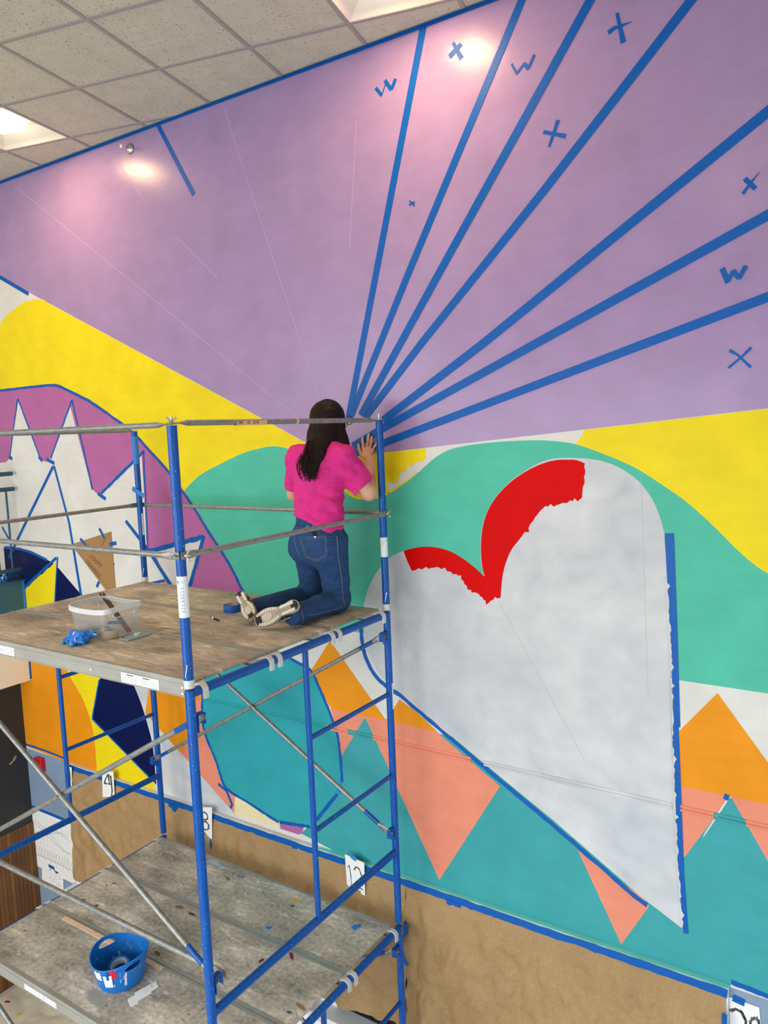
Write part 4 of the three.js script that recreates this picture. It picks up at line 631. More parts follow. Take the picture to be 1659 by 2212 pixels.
{ // printed labels on the beams
  const tx = canvas(512, 128, (x, w, h) => { x.fillStyle = '#eef0ef'; x.fillRect(0, 0, w, h); x.fillStyle = '#1c1c1e'; x.fillRect(80, 14, 90, 12); x.fillRect(300, 14, 90, 12); x.fillStyle = '#8b8f92'; for (let i = 0; i < 4; i++) for (let j = 0; j < 6; j++) x.fillRect(12 + i * 125, 36 + j * 14, 80 + 28 * rnd(), 4); });
  const tx2 = canvas(256, 96, (x, w, h) => { x.fillStyle = '#f0f2f3'; x.fillRect(0, 0, w, h); x.strokeStyle = '#8a90a0'; x.lineWidth = 5; x.strokeRect(120, 20, 40, 56); x.fillStyle = '#9aa0ac'; x.fillRect(30, 40, 70, 8); x.fillRect(30, 56, 60, 6); });
  const lab = (pl, x0, x1, y0, y1, tex, name) => { const z = 0.24 + 2 * 0.4835 + 0.4795; mesh('label', uvBy(box2(x0, x1, y0, y1, z + 0.0002, z + 0.0008), (x, y) => [(x - x0) / (x1 - x0), (y - y0) / (y1 - y0)]), std({ color: 0xffffff, roughness: 0.5, map: tex }), pl).userData.label = name; };
  lab(planks[0][2], -0.50, -0.24, -0.072, -0.026, tx, 'white printed safety label'); lab(planks[0][2], -1.52, -1.37, -0.07, -0.025, tx2, 'white printed sticker');
  lab(planks[1][2], -1.58, -1.28, -0.066, -0.034, tx2, 'white printed strip'); 
}

// ================================================================ the painter, kneeling on the upper deck, facing the wall
// signed distances, smooth unions and a small surface-nets mesher
const dot = (a, b) => a[0] * b[0] + a[1] * b[1] + a[2] * b[2];
function cone(p, a, b, ra, rb) { const bx = b[0] - a[0], by = b[1] - a[1], bz = b[2] - a[2], px = p[0] - a[0], py = p[1] - a[1], pz = p[2] - a[2]; let t = (px * bx + py * by + pz * bz) / (bx * bx + by * by + bz * bz); t = t < 0 ? 0 : t > 1 ? 1 : t; const dx = px - bx * t, dy = py - by * t, dz = pz - bz * t; return Math.sqrt(dx * dx + dy * dy + dz * dz) - (ra + (rb - ra) * t); }
function ell(p, c, r) { const x = (p[0] - c[0]) / r[0], y = (p[1] - c[1]) / r[1], z = (p[2] - c[2]) / r[2], k = Math.sqrt(x * x + y * y + z * z), g = Math.sqrt(x * x / r[0] / r[0] + y * y / r[1] / r[1] + z * z / r[2] / r[2]); return k < 1e-6 ? -Math.min(...r) : k * (k - 1) / g; }
function su(a, b, k) { const h = Math.max(k - Math.abs(a - b), 0) / k; return Math.min(a, b) - h * h * k * 0.25; }
function nets(f, lo, hi, s) {
  const n = [0, 1, 2].map(i => Math.ceil((hi[i] - lo[i]) / s) + 2), nx = n[0], ny = n[1], nz = n[2], F = new Float32Array(nx * ny * nz), q = [0, 0, 0];
  for (let k = 0, i = 0; k < nz; k++) for (let j = 0; j < ny; j++) for (let m = 0; m < nx; m++, i++) { q[0] = lo[0] + m * s; q[1] = lo[1] + j * s; q[2] = lo[2] + k * s; F[i] = f(q); }
  const id = new Int32Array(nx * ny * nz).fill(-1), pos = [], sy = nx, sz = nx * ny, C = [0, 1, sy, sy + 1, sz, sz + 1, sz + sy, sz + sy + 1], E = [[0, 1], [2, 3], [4, 5], [6, 7], [0, 2], [1, 3], [4, 6], [5, 7], [0, 4], [1, 5], [2, 6], [3, 7]];
  for (let k = 0; k < nz - 1; k++) for (let j = 0; j < ny - 1; j++) for (let m = 0; m < nx - 1; m++) {
    const i = m + j * sy + k * sz; let neg = 0; for (let c = 0; c < 8; c++) if (F[i + C[c]] < 0) neg++; if (!neg || neg === 8) continue;
    let x = 0, y = 0, z = 0, cnt = 0;
    for (const [a, b] of E) { const fa = F[i + C[a]], fb = F[i + C[b]]; if ((fa < 0) === (fb < 0)) continue; const t = fa / (fa - fb), ax = a & 1, ay = (a >> 1) & 1, az = a >> 2; x += ax + ((b & 1) - ax) * t; y += ay + (((b >> 1) & 1) - ay) * t; z += az + ((b >> 2) - az) * t; cnt++; }
    id[i] = pos.length / 3; pos.push(lo[0] + (m + x / cnt) * s, lo[1] + (j + y / cnt) * s, lo[2] + (k + z / cnt) * s);
  }
  const idx = [], quad = (a, b, c, d, fl) => { if (a < 0 || b < 0 || c < 0 || d < 0) return; fl ? idx.push(a, b, c, a, c, d) : idx.push(a, c, b, a, d, c); };
  for (let k = 1; k < nz - 1; k++) for (let j = 1; j < ny - 1; j++) for (let m = 1; m < nx - 1; m++) {
    const i = m + j * sy + k * sz, f0 = F[i] < 0;
    if (f0 !== (F[i + 1] < 0)) quad(id[i - sy - sz], id[i - sz], id[i], id[i - sy], f0);
    if (f0 !== (F[i + sy] < 0)) quad(id[i - 1 - sz], id[i - 1], id[i], id[i - sz], f0);
    if (f0 !== (F[i + sz] < 0)) quad(id[i - 1 - sy], id[i - sy], id[i], id[i - 1], f0);
  }
  const g = new THREE.BufferGeometry(); g.setAttribute('position', new THREE.Float32BufferAttribute(pos, 3)); g.setIndex(idx); g.computeVertexNormals(); return uvBy(g, (x, y, z) => [x + z, y]);
}
// joints
const J = { kneeR: [-0.205, 4.046, 0.395], kneeL: [-0.425, 4.046, 0.345], hipR: [-0.195, 4.39, 0.45], hipL: [-0.365, 4.39, 0.44], ankR: [-0.2, 4.04, 0.80], ankL: [-0.525, 4.04, 0.775], shR: [-0.125, 4.862, 0.405], shL: [-0.425, 4.862, 0.43], elR: [-0.025, 4.658, 0.295], wrR: [-0.168, 4.832, 0.062], elL: [-0.535, 4.65, 0.345], wrL: [-0.44, 4.70, 0.14], head: [-0.25, 5.07, 0.335] };
const czT = y => 0.455 - 0.10 * (y - 4.5);                           // the trunk leans slightly towards the wall
function trunk(p, add) {
  const y = p[1], x = p[0] + 0.277, z = (p[2] - czT(y)) / 0.70, q = [x, y, z];
  let d = cone(q, [0, 4.44, 0.0], [0, 4.60, 0], 0.158 + add, 0.140 + add); d = su(d, cone(q, [0, 4.60, 0], [0, 4.79, -0.01], 0.140 + add, 0.158 + add), 0.05);
  d *= 0.78; d = su(d, cone(p, J.shL, J.shR, 0.066 + add, 0.066 + add), 0.07); return d;
}
const chain = (p, a, b, c, r) => su(cone(p, a, b, r[0], r[1]), cone(p, b, c, r[1], r[2]), 0.02);
const lerp3 = (a, b, t) => [0, 1, 2].map(i => a[i] + (b[i] - a[i]) * t);
function headSd(p) {
  const c = Math.cos(0.28), s = Math.sin(0.28), X = p[0] - J.head[0], Z = p[2] - J.head[2], q = [X * c + Z * s, p[1] - J.head[1], -X * s + Z * c];   // face looks along -z, turned a little to her right
  let d = ell(q, [0, 0.02, 0.005], [0.074, 0.09, 0.092]); d = su(d, ell(q, [0, -0.045, -0.03], [0.055, 0.062, 0.06]), 0.04);
  d = su(d, cone(q, [0, 0.01, -0.088], [0, -0.022, -0.112], 0.010, 0.014), 0.018);                                          // nose
  d = su(d, ell(q, [0, -0.056, -0.083], [0.024, 0.006, 0.012]), 0.008); d = su(d, ell(q, [0, -0.067, -0.082], [0.021, 0.007, 0.011]), 0.008);   // lips
  d = su(d, ell(q, [0, -0.092, -0.066], [0.022, 0.018, 0.02]), 0.03);                                                          // chin
  for (const k of [-1, 1]) { d = Math.max(d, -ell(q, [k * 0.031, 0.012, -0.094], [0.017, 0.010, 0.012])); d = su(d, ell(q, [k * 0.030, 0.012, -0.079], [0.012, 0.012, 0.012]), 0.004); d = su(d, ell(q, [k * 0.077, -0.002, 0.008], [0.009, 0.031, 0.019]), 0.008); }   // eyes, ears
  return d;
}
const neckSd = p => cone(p, [-0.262, 4.90, 0.41], [-0.252, 5.0, 0.355], 0.054, 0.048);
const armR = p => chain(p, J.shR, J.elR, J.wrR, [0.056, 0.043, 0.027]), armL = p => chain(p, J.shL, J.elL, J.wrL, [0.056, 0.042, 0.027]);
// right hand pressed flat on the wall: palm and five fingers, knuckles and tips on the paint
const hp = (x, y, z) => { const q = W2([x, y], z); return [q.x, q.y, z]; };
const FR = { index: [[784.5, 968], [783.6, 956], [783.2, 945.5], 0.0085], middle: [[793, 966], [795, 951], [796.4, 938], 0.009], ring: [[799.6, 967], [801.6, 955], [803, 944], 0.0085], little: [[804, 974], [808.5, 965], [812.6, 957.5], 0.0075], thumb: [[781.5, 984], [776.5, 972], [774.2, 961], 0.0095] };
function handR(p) {
  let d = cone(p, J.wrR, hp(791.5, 984, 0.024), 0.027, 0.026);
  for (const [x, y] of [[786, 971], [793, 969], [799, 970], [802, 976]]) d = su(d, cone(p, hp(791.5, 986, 0.023), hp(x, y, 0.018), 0.0165, 0.0125), 0.014);
  for (const k in FR) { const [a, b, c, r] = FR[k], A = hp(...a, k === 'thumb' ? 0.022 : 0.019), B = hp(...b, k === 'thumb' ? 0.018 : 0.021), Cc = hp(...c, r + 0.0045); d = su(d, su(cone(p, A, B, r * 1.12, r), cone(p, B, Cc, r, r * 0.86), 0.004), k === 'thumb' ? 0.012 : 0.006); }
  return Math.max(d, 0.0042 - p[2]);
}
const hL = J.wrL, fingersL = [0, 1, 2, 3].map(i => [[hL[0] + 0.075 + 0.004 * i, hL[1] + 0.045 - 0.018 * i, hL[2] - 0.045], [hL[0] + 0.105, hL[1] + 0.043 - 0.018 * i, hL[2] - 0.06], [hL[0] + 0.115, hL[1] + 0.038 - 0.018 * i, hL[2] - 0.035]]);
function handL(p) {                                                   // relaxed, half curled, in front of the body
  let d = cone(p, hL, [hL[0] + 0.06, hL[1] + 0.018, hL[2] - 0.035], 0.027, 0.03);
  for (const [a, b, c] of fingersL) d = su(d, su(cone(p, a, b, 0.0095, 0.0088), cone(p, b, c, 0.0088, 0.0075), 0.004), 0.006);
  return su(d, chain(p, [hL[0] + 0.03, hL[1] + 0.035, hL[2] - 0.02], [hL[0] + 0.06, hL[1] + 0.065, hL[2] - 0.03], [hL[0] + 0.085, hL[1] + 0.07, hL[2] - 0.04], [0.012, 0.0105, 0.009]), 0.01);
}
const legs = (p, add) => { let d = su(cone(p, J.hipR, J.kneeR, 0.094 + add, 0.068 + add), cone(p, J.kneeR, J.ankR, 0.066 + add, 0.05 + add), 0.03); return Math.min(d, su(cone(p, J.hipL, J.kneeL, 0.094 + add, 0.068 + add), cone(p, J.kneeL, J.ankL, 0.066 + add, 0.05 + add), 0.03)); };
const PB = [-0.28, 3.972, 0.45];
const person = thing('person', 'person in pink T-shirt and jeans kneeling on the deck, hand flat on the wall', 'person', PB);
const local = g => g.translate(-PB[0], -PB[1], -PB[2]);
{
  const bodySd = p => { let d = trunk(p, -0.022); d = su(d, neckSd(p), 0.04); d = su(d, armR(p), 0.03); d = su(d, armL(p), 0.03); d = Math.min(d, Math.max(legs(p, -0.018), p[2] - 0.76)); d = su(d, headSd(p), 0.02); return d; };
  const cut = p => Math.max(bodySd(p), -(Math.hypot(p[0] - J.wrR[0], p[1] - J.wrR[1], p[2] - J.wrR[2]) - 0.02));
  const g = merge([nets(bodySd, [-0.66, 3.972, 0.03], [0.05, 5.02, 0.82], 0.0105), nets(p => su(headSd(p), neckSd(p), 0.02), [-0.37, 4.94, 0.2], [-0.13, 5.2, 0.46], 0.0035), nets(p => su(handR(p), cone(p, J.elR, J.wrR, 0.0385, 0.0278), 0.012), [-0.30, 4.80, -0.002], [-0.09, 5.04, 0.12], 0.0024), nets(handL, [-0.48, 4.62, 0.05], [-0.28, 4.82, 0.18], 0.003)]);
  mesh('body', local(g), M.skin, person);
}
// T-shirt with sleeves, folds and an uneven hem
const sleeve = (p, a, b, t0, r0, r1) => { const e2 = lerp3(a, b, t0), n = [b[0] - a[0], b[1] - a[1], b[2] - a[2]], L = Math.sqrt(dot(n, n)); return Math.max(cone(p, a, lerp3(a, b, t0 + 0.1), r0, r1), ((p[0] - e2[0]) * n[0] + (p[1] - e2[1]) * n[1] + (p[2] - e2[2]) * n[2]) / L); };
function shirtSd(p) {
  let d = trunk(p, 0.006); const low = Math.max(0, Math.min(1, (4.72 - p[1]) / 0.2)), x = p[0] + 0.28;
  d = su(d, sleeve(p, J.shR, J.elR, 0.80, 0.072, 0.066), 0.03); d = su(d, sleeve(p, J.shL, J.elL, 0.72, 0.072, 0.064), 0.03);
  if (Math.abs(d) > 0.045) return Math.max(d, 4.39 - p[1]);
  const f = 0.0078 * low * Math.sin(95 * (p[1] + 0.28 * x + 0.03 * Math.sin(13 * x + 9 * p[2]))) + 0.0075 * Math.sin(46 * (p[1] * 0.7 + x * 0.9) + 5 * N.noise(p[0] * 7, p[1] * 7, p[2] * 7)) * Math.max(0, Math.min(1, (x + 0.12) * 6)) + 0.013 * N.noise(p[0] * 9, p[1] * 11, p[2] * 9) + 0.006 * N.noise(p[0] * 24, p[1] * 24, p[2] * 24);
  d = d - f * 0.9;
  const hem = 4.548 - 0.36 * Math.max(0, x + 0.10) - 0.02 * Math.max(0, x + 0.2) + 0.010 * Math.sin(x * 18 + 1);
  d = Math.max(d, hem - p[1]); return Math.max(d, -ell(p, [-0.262, 4.965, 0.40], [0.075, 0.06, 0.075]));
}
mesh('t_shirt', local(nets(shirtSd, [-0.66, 4.36, 0.20], [0.09, 5.0, 0.64], 0.0058)), M.pink, person).userData.label = 'bright pink T-shirt';
function jeansSd(p) {
  const q = [p[0] + 0.28, p[1], (p[2] - 0.45) / 0.74]; let d = cone(q, [0, 4.40, 0], [0, 4.545, 0.0], 0.160, 0.134) * 0.8;
  d = su(d, ell(p, [-0.205, 4.355, 0.495], [0.094, 0.10, 0.092]), 0.05); d = su(d, ell(p, [-0.362, 4.355, 0.485], [0.094, 0.10, 0.092]), 0.05);
  d = su(d, legs(p, 0.004), 0.035);
  if (Math.abs(d) > 0.035) return Math.max(d, p[1] - 4.57, 3.9735 - p[1], p[2] - 0.84);
  const kR = Math.hypot(p[0] - J.kneeR[0], p[1] - J.kneeR[1], p[2] - J.kneeR[2]), kL = Math.hypot(p[0] - J.kneeL[0], p[1] - J.kneeL[1], p[2] - J.kneeL[2]), kk = Math.exp(-Math.min(kR, kL) * 9);
  d -= 0.0035 * kk * Math.sin(70 * (p[1] + p[2])) + 0.0042 * N.noise(p[0] * 10, p[1] * 14, p[2] * 14) + 0.0022 * N.noise(p[0] * 26, p[1] * 34, p[2] * 26);
  d = Math.max(d, p[1] - 4.553 + 0.06 * (p[0] + 0.28)); d = Math.max(d, 3.9735 - p[1]);
  const cutR = p[2] - 0.82 + 0.1 * (p[0] + 0.2), cutL = p[2] - 0.79 - 0.2 * (p[0] + 0.5); return Math.max(d, p[0] > -0.345 ? cutR : cutL);
}
const jeans = mesh('jeans', local(nets(jeansSd, [-0.64, 3.965, 0.22], [-0.03, 4.6, 0.86], 0.0058)), M.denim, person); jeans.userData.label = 'mid-blue denim jeans';
// seams and pocket stitching found on the jeans' surface
function onSurface(px, py, f, t0 = 3.3) { const d = ray(px, py).normalize(), c = camera.position; let t = t0; for (let i = 0; i < 160; i++) { const p = [c.x + d.x * t, c.y + d.y * t, c.z + d.z * t], s = f(p); if (s < 0.0006) return V(...p).addScaledVector(d, -0.0012); t += Math.max(0.0008, s * 0.6); if (t > 6) break; } return null; }
function seam(list, r, n = 8, closed = false, mat = M.stitch, f = jeansSd, name = 'seam', parent = jeans) { const pts = dens(list, 5).map(p => onSurface(...p, f)).filter(Boolean).map(v => v.sub(V(...PB))); if (pts.length > 2) mesh(name, tubeAlong(pts, r, pts.length * 3, 5, closed), mat, parent); }
const zj = (x, y) => [480 + x / 3.814, 820 + y / 3.814];
const darkSeam = std({ color: S('#1d3152'), roughness: 0.9 });
seam([zj(636, 1302), zj(852, 1292), zj(864, 1448), zj(780, 1497), zj(692, 1465), zj(640, 1320)], 0.0009); seam([zj(642, 1318), zj(852, 1308)], 0.0008); seam([zj(648, 1322), zj(700, 1455), zj(780, 1484), zj(852, 1440), zj(845, 1312)], 0.0008);
seam([zj(600, 1240), zj(598, 1330), zj(612, 1400), zj(640, 1450)], 0.0012); seam([zj(945, 1290), zj(955, 1450), zj(985, 1640), zj(995, 1790), zj(1010, 1860)], 0.0015);
seam([zj(575, 1170), zj(640, 1205), zj(800, 1215), zj(900, 1255), zj(990, 1300)], 0.0014, 8, false, darkSeam); seam([zj(648, 1140), zj(610, 1210)], 0.0035, 8, false, M.denim);
seam([zj(700, 1945), zj(830, 1920), zj(940, 1890), zj(1000, 1862)], 0.0011);
seam([zj(650, 1880), zj(662, 1950), zj(668, 2010)], 0.0014); seam([zj(245, 1850), zj(270, 1900), zj(305, 1960)], 0.0014);
// hair: a cap over the skull and long wavy locks down the back
const hairB = [[-0.248, 5.09, 0.37], [-0.238, 4.99, 0.43], [-0.235, 4.90, 0.495], [-0.238, 4.83, 0.53], [-0.228, 4.765, 0.545]];
function hairSd(p) {
  const a = Math.atan2(p[0] - J.head[0], p[2] - J.head[2]);
  let d = ell(p, [J.head[0], J.head[1] + 0.026, J.head[2] + 0.016], [0.092, 0.098, 0.104]);
  d = Math.max(d, -(p[2] - J.head[2] + 0.045 + 0.3 * (p[1] - J.head[1] - 0.05) + 0.25 * (p[0] - J.head[0])) * 0.9);
  let m = cone(p, hairB[0], hairB[1], 0.085, 0.078); m = su(m, cone(p, hairB[1], hairB[2], 0.078, 0.058), 0.03); m = su(m, cone(p, hairB[2], hairB[3], 0.058, 0.043), 0.03); m = su(m, cone(p, hairB[3], hairB[4], 0.043, 0.012), 0.02);
  m = su(m, cone(p, [-0.19, 5.04, 0.35], [-0.168, 4.95, 0.345], 0.045, 0.04), 0.03); m = su(m, cone(p, [-0.168, 4.95, 0.345], [-0.148, 4.90, 0.32], 0.04, 0.028), 0.03); m = su(m, cone(p, [-0.148, 4.90, 0.32], [-0.128, 4.85, 0.305], 0.028, 0.008), 0.02);
  m = su(m, cone(p, [-0.32, 5.05, 0.36], [-0.315, 4.97, 0.40], 0.035, 0.03), 0.03); m = su(m, cone(p, [-0.315, 4.97, 0.40], [-0.298, 4.88, 0.48], 0.03, 0.024), 0.03); m = su(m, cone(p, [-0.298, 4.88, 0.48], [-0.28, 4.83, 0.525], 0.024, 0.010), 0.02);
  d = su(d, m, 0.035);
  if (Math.abs(d) > 0.03) return d;
  return d + 0.0014 * Math.sin(58 * (a + 0.25 * Math.sin(p[1] * 22))) + 0.0010 * Math.sin(170 * (p[0] + 0.6 * p[2] + 0.02 * Math.sin(p[1] * 30))) + 0.006 * N.noise(p[0] * 16, p[1] * 7, p[2] * 16);
}
const hair = mesh('hair', local(nets(hairSd, [-0.40, 4.72, 0.22], [-0.06, 5.22, 0.62], 0.004)), M.hair, person); hair.userData.label = 'long dark brown wavy hair';
{
  const strands = [], curl = (a, b, c, d, n, sp, r) => { for (let i = 0; i < n; i++) { const o = [(rnd() - 0.5) * sp, 0, (rnd() - 0.5) * sp], ph = rnd() * 6, am = 0.006 + 0.012 * rnd(), ex = (rnd() - 0.5) * 0.05; strands.push(tubeAlong([[a[0] + o[0] * 0.5, a[1], a[2] + o[2] * 0.5], [b[0] + o[0] + am * Math.sin(ph), b[1], b[2] + o[2]], [c[0] + o[0] * 1.3 + am * Math.sin(ph + 2), c[1], c[2] + o[2] + am], [d[0] + o[0] * 1.5 + am * Math.sin(ph + 4) + ex * 0.4, d[1] + ex, d[2] + o[2] * 0.8]], r * (0.6 + 0.8 * rnd()), 16, 5)); } };
  curl([-0.240, 5.0, 0.485], [-0.238, 4.90, 0.545], [-0.245, 4.83, 0.562], [-0.238, 4.765, 0.562], 70, 0.075, 0.0013);
  curl([-0.31, 4.99, 0.43], [-0.31, 4.91, 0.49], [-0.30, 4.85, 0.535], [-0.285, 4.80, 0.55], 34, 0.04, 0.0011);
  curl([-0.18, 5.0, 0.36], [-0.155, 4.94, 0.345], [-0.14, 4.89, 0.32], [-0.122, 4.84, 0.305], 34, 0.035, 0.0011);
  mesh('hair_strands', local(merge(strands)), M.hair, hair);
}
{ // glasses
  const hx = J.head, g = std({ color: S('#15110f'), roughness: 0.3 }), c = Math.cos(0.28), s = Math.sin(0.28), W = (x, y, z) => [hx[0] + x * c - z * s - PB[0], hx[1] + y - PB[1], hx[2] + x * s + z * c - PB[2]];
  const gl = mesh('glasses', merge([tubeAlong([W(0.083, 0.012, 0.01), W(0.083, 0.016, -0.05), W(0.072, 0.014, -0.105)], 0.0022, 16, 6), tubeAlong([W(-0.083, 0.012, 0.01), W(-0.083, 0.016, -0.05), W(-0.072, 0.014, -0.105)], 0.0022, 16, 6), ...[-1, 1].map(k => tubeAlong([0, 1, 2, 3, 4, 5, 6, 7].map(i => W(k * 0.037 + 0.031 * Math.cos(i * 0.785), 0.004 + 0.025 * Math.sin(i * 0.785), -0.113)), 0.0022, 40, 6, true)), tubeAlong([W(-0.008, 0.01, -0.114), W(0, 0.014, -0.118), W(0.008, 0.01, -0.114)], 0.002, 8, 6)]), g, person); gl.userData.label = 'dark framed glasses';
}
// shoes: pale rubber soles turned to the viewer, grey mesh uppers
function shoe(toe, heel, nHint) {
  const Lv = V(...toe).sub(V(...heel)), len = Lv.length(); Lv.normalize(); const nv = V(...nHint); nv.addScaledVector(Lv, -nv.dot(Lv)).normalize(); const wv = new THREE.Vector3().crossVectors(Lv, nv);   // x: towards the toe, y: out of the sole, z: across
  const k = len / 0.275, mat = new THREE.Matrix4().makeBasis(Lv, nv, wv).setPosition(V(...heel).sub(V(...PB)));
  const pale = std({ color: S('#e2dbca'), roughness: 0.75 }), base = std({ color: S('#b4ab97'), roughness: 0.8 }), dark = std({ color: S('#2c2a27'), roughness: 0.8 }), light = std({ color: S('#a9a9a6'), roughness: 0.7 }), grey = std({ color: S('#3d3c3a'), roughness: 0.9, map: fabricTone }), put = (n, g, m, par) => mesh(n, g.scale(k, k, k).applyMatrix4(mat), m, par || person);
  const half = x => { const t = x / 0.275; return (0.036 * Math.sqrt(Math.max(0, 1 - Math.pow((t - 0.14) / 0.15, 2))) * (t < 0.16 ? 1 : 0)) || (t < 0.16 ? 0 : (t < 0.42 ? 0.036 - 0.010 * Math.sin((t - 0.16) / 0.26 * Math.PI / 2) : t < 0.70 ? 0.026 + 0.023 * Math.sin((t - 0.42) / 0.28 * Math.PI / 2) : 0.049 * Math.sqrt(Math.max(0, 1 - Math.pow((t - 0.70) / 0.31, 2))))); };
  const outline = sc => { const a = [], b = []; for (let i = 0; i <= 36; i++) { const x = 0.275 * (0.5 - 0.5 * Math.cos(i / 36 * Math.PI)), w = Math.max(0.0008, half(Math.max(0.0005, Math.min(0.2745, x))) * sc); a.push(new THREE.Vector2(x, w)); b.push(new THREE.Vector2(x, -w)); } return new THREE.Shape([...a, ...b.reverse()]); };
  const sole = put('sole', new THREE.ExtrudeGeometry(outline(1), { depth: 0.02, bevelEnabled: true, bevelSize: 0.003, bevelThickness: 0.003, bevelSegments: 2 }).rotateX(-Math.PI / 2).translate(0, -0.022, 0), base); sole.userData.label = 'pale scuffed rubber sole';
  const pad = (cx, cz, rx, rz) => new THREE.CylinderGeometry(1, 1, 0.004, 28).scale(rx, 1, rz).translate(cx, 0.0025, cz);
  put('tread_pad', pad(0.198, 0, 0.034, 0.024), std({ color: S('#cfc7b4'), roughness: 0.8 }), sole);
  for (let i = 0; i < 9; i++) for (const sd of [-1, 1]) { const x = 0.135 + i * 0.0145, w = half(x); put('tread_lug', rbox(0.0125, 0.0055, Math.max(0.006, w * 0.44), 0.0015).rotateY(sd * 0.25 * (i - 4) / 4).translate(x, 0.003, sd * w * 0.78), pale, sole); }
  for (const sd of [-1, 1]) put('heel_pad', rbox(0.085, 0.0055, 0.019, 0.002).translate(0.066, 0.003, sd * 0.021), pale, sole);
  put('heel_rubber', pad(0.022, 0, 0.022, 0.028), dark, sole); put('toe_rubber', pad(0.252, 0, 0.02, 0.032), dark, sole); put('waist_groove', pad(0.098, 0, 0.05, 0.008), std({ color: S('#a59d8c'), roughness: 0.9 }), sole);
  const upSd = p => { let d = ell(p, [0.05, -0.045, 0], [0.058, 0.055, 0.038]); d = su(d, ell(p, [0.15, -0.036, 0], [0.085, 0.044, 0.042]), 0.03); d = su(d, ell(p, [0.215, -0.032, 0], [0.058, 0.03, 0.045]), 0.02); return Math.max(d, p[1] + 0.016); };
  const up = put('upper', nets(upSd, [-0.02, -0.12, -0.06], [0.29, 0, 0.06], 0.005), grey);
  up.userData.label = 'grey mesh running shoe upper';
  for (const sd of [-1, 1]) { put('overlay', tubeAlong([[0.0, -0.04, sd * 0.012], [0.05, -0.045, sd * 0.039], [0.11, -0.05, sd * 0.042], [0.16, -0.03, sd * 0.043]], 0.0045, 20, 6), light, up); for (let i = 0; i < 4; i++) put('overlay', tubeAlong([[0.10 + i * 0.03, -0.022, sd * 0.043], [0.115 + i * 0.03, -0.045, sd * 0.036], [0.12 + i * 0.03, -0.062, sd * 0.018]], 0.0026, 10, 5), light, up); }
  put('collar', tubeAlong([0, 1, 2, 3, 4, 5, 6, 7].map(i => [0.052 + 0.042 * Math.cos(i * 0.785), -0.095, 0.03 * Math.sin(i * 0.785)]), 0.007, 36, 6, true), dark, up);
}
shoe([-0.352, 4.022, 0.935], [-0.152, 4.115, 0.815], [0.52, 0.50, 0.70]);
shoe([-0.432, 4.022, 0.872], [-0.595, 4.135, 0.80], [0.36, 0.34, 0.86]);

// ================================================================ small things on the decks
const D1 = 3.9722, D0 = 1.9972;
// a thin open tub: outline(angle, height 0..1) -> [x, y, z]; cells inside a handle hole are left open
function shell(n, m, f, hole) {
  const pos = [], idx = []; for (let j = 0; j <= m; j++) for (let i = 0; i <= n; i++) pos.push(...f(i / n * Math.PI * 2, j / m));
  for (let j = 0; j < m; j++) for (let i = 0; i < n; i++) { if (hole((i + 0.5) / n * Math.PI * 2, (j + 0.5) / m)) continue; const a = j * (n + 1) + i, b = a + 1, c = a + n + 1, d = c + 1; idx.push(a, c, b, b, c, d); }
  const g = new THREE.BufferGeometry(); g.setAttribute('position', new THREE.Float32BufferAttribute(pos, 3)); g.setIndex(idx); g.computeVertexNormals(); return uvBy(g, (x, y, z) => [x, y]);
}
const sqr = (a, hx, hz, p = 6) => { const c = Math.cos(a), s = Math.sin(a), r = 1 / Math.pow(Math.pow(Math.abs(c / hx), p) + Math.pow(Math.abs(s / hz), p), 1 / p); return [r * c, r * s]; };
{
  const t = thing('plastic_bin', 'clear frosted plastic bin with handle holes on the upper deck', 'bin', [-1.073, D1, 1.327]);
  const frost = new THREE.MeshPhysicalMaterial({ color: S('#f2f5f6'), roughness: 0.28, transmission: 0.86, thickness: 0, side: THREE.DoubleSide }), rimM = new THREE.MeshPhysicalMaterial({ color: S('#f4f6f6'), roughness: 0.35, transmission: 0.35, thickness: 0, side: THREE.DoubleSide });
  const H = 0.158, hx = y => 0.138 + 0.024 * y, hz = y => 0.112 + 0.016 * y, lift = a => 0.014 * Math.pow(Math.abs(Math.cos(a)), 3);
  const f = (a, v) => { const [x, z] = sqr(a, hx(v), hz(v)); return [x, 0.003 + v * (H + lift(a)), z]; };
  const near = (a, b) => Math.abs(Math.atan2(Math.sin(a - b), Math.cos(a - b)));
  const hole = (a, v) => (near(a, 0) < 0.42 || near(a, Math.PI) < 0.42) && v > 0.66 && v < 0.84;
  mesh('bin_wall', shell(120, 26, f, hole), frost, t); mesh('bin_base', new THREE.ShapeGeometry(new THREE.Shape(Array.from({ length: 60 }, (_, i) => new THREE.Vector2(...sqr(i / 60 * 6.2832, 0.138, 0.112))))).rotateX(Math.PI / 2).translate(0, 0.004, 0), frost, t);
  const rimPts = s => Array.from({ length: 72 }, (_, i) => { const a = i / 72 * 6.2832, [x, z] = sqr(a, hx(1) + s, hz(1) + s); return [x, H + lift(a) + 0.003, z]; });
  mesh('rim', tubeAlong(rimPts(0.002), 0.004, 160, 6, true), rimM, t);
  mesh('rim_skirt', shell(120, 1, (a, v) => { const [x, z] = sqr(a, hx(1) + 0.007, hz(1) + 0.007); return [x, H + lift(a) + 0.004 - 0.024 * (1 - v), z]; }, () => false), rimM, t);
  for (const s of [0, Math.PI]) { const q = []; for (let i = 0; i < 20; i++) { const u = i / 20 * 6.2832, da = 0.42 * Math.sign(Math.cos(u)) * Math.pow(Math.abs(Math.cos(u)), 0.4), v = 0.75 + 0.09 * Math.sign(Math.sin(u)) * Math.pow(Math.abs(Math.sin(u)), 0.4), p = f(s + da, v); q.push(p); } mesh('handle_edge', tubeAlong(q, 0.0024, 80, 6, true), rimM, t); }
}
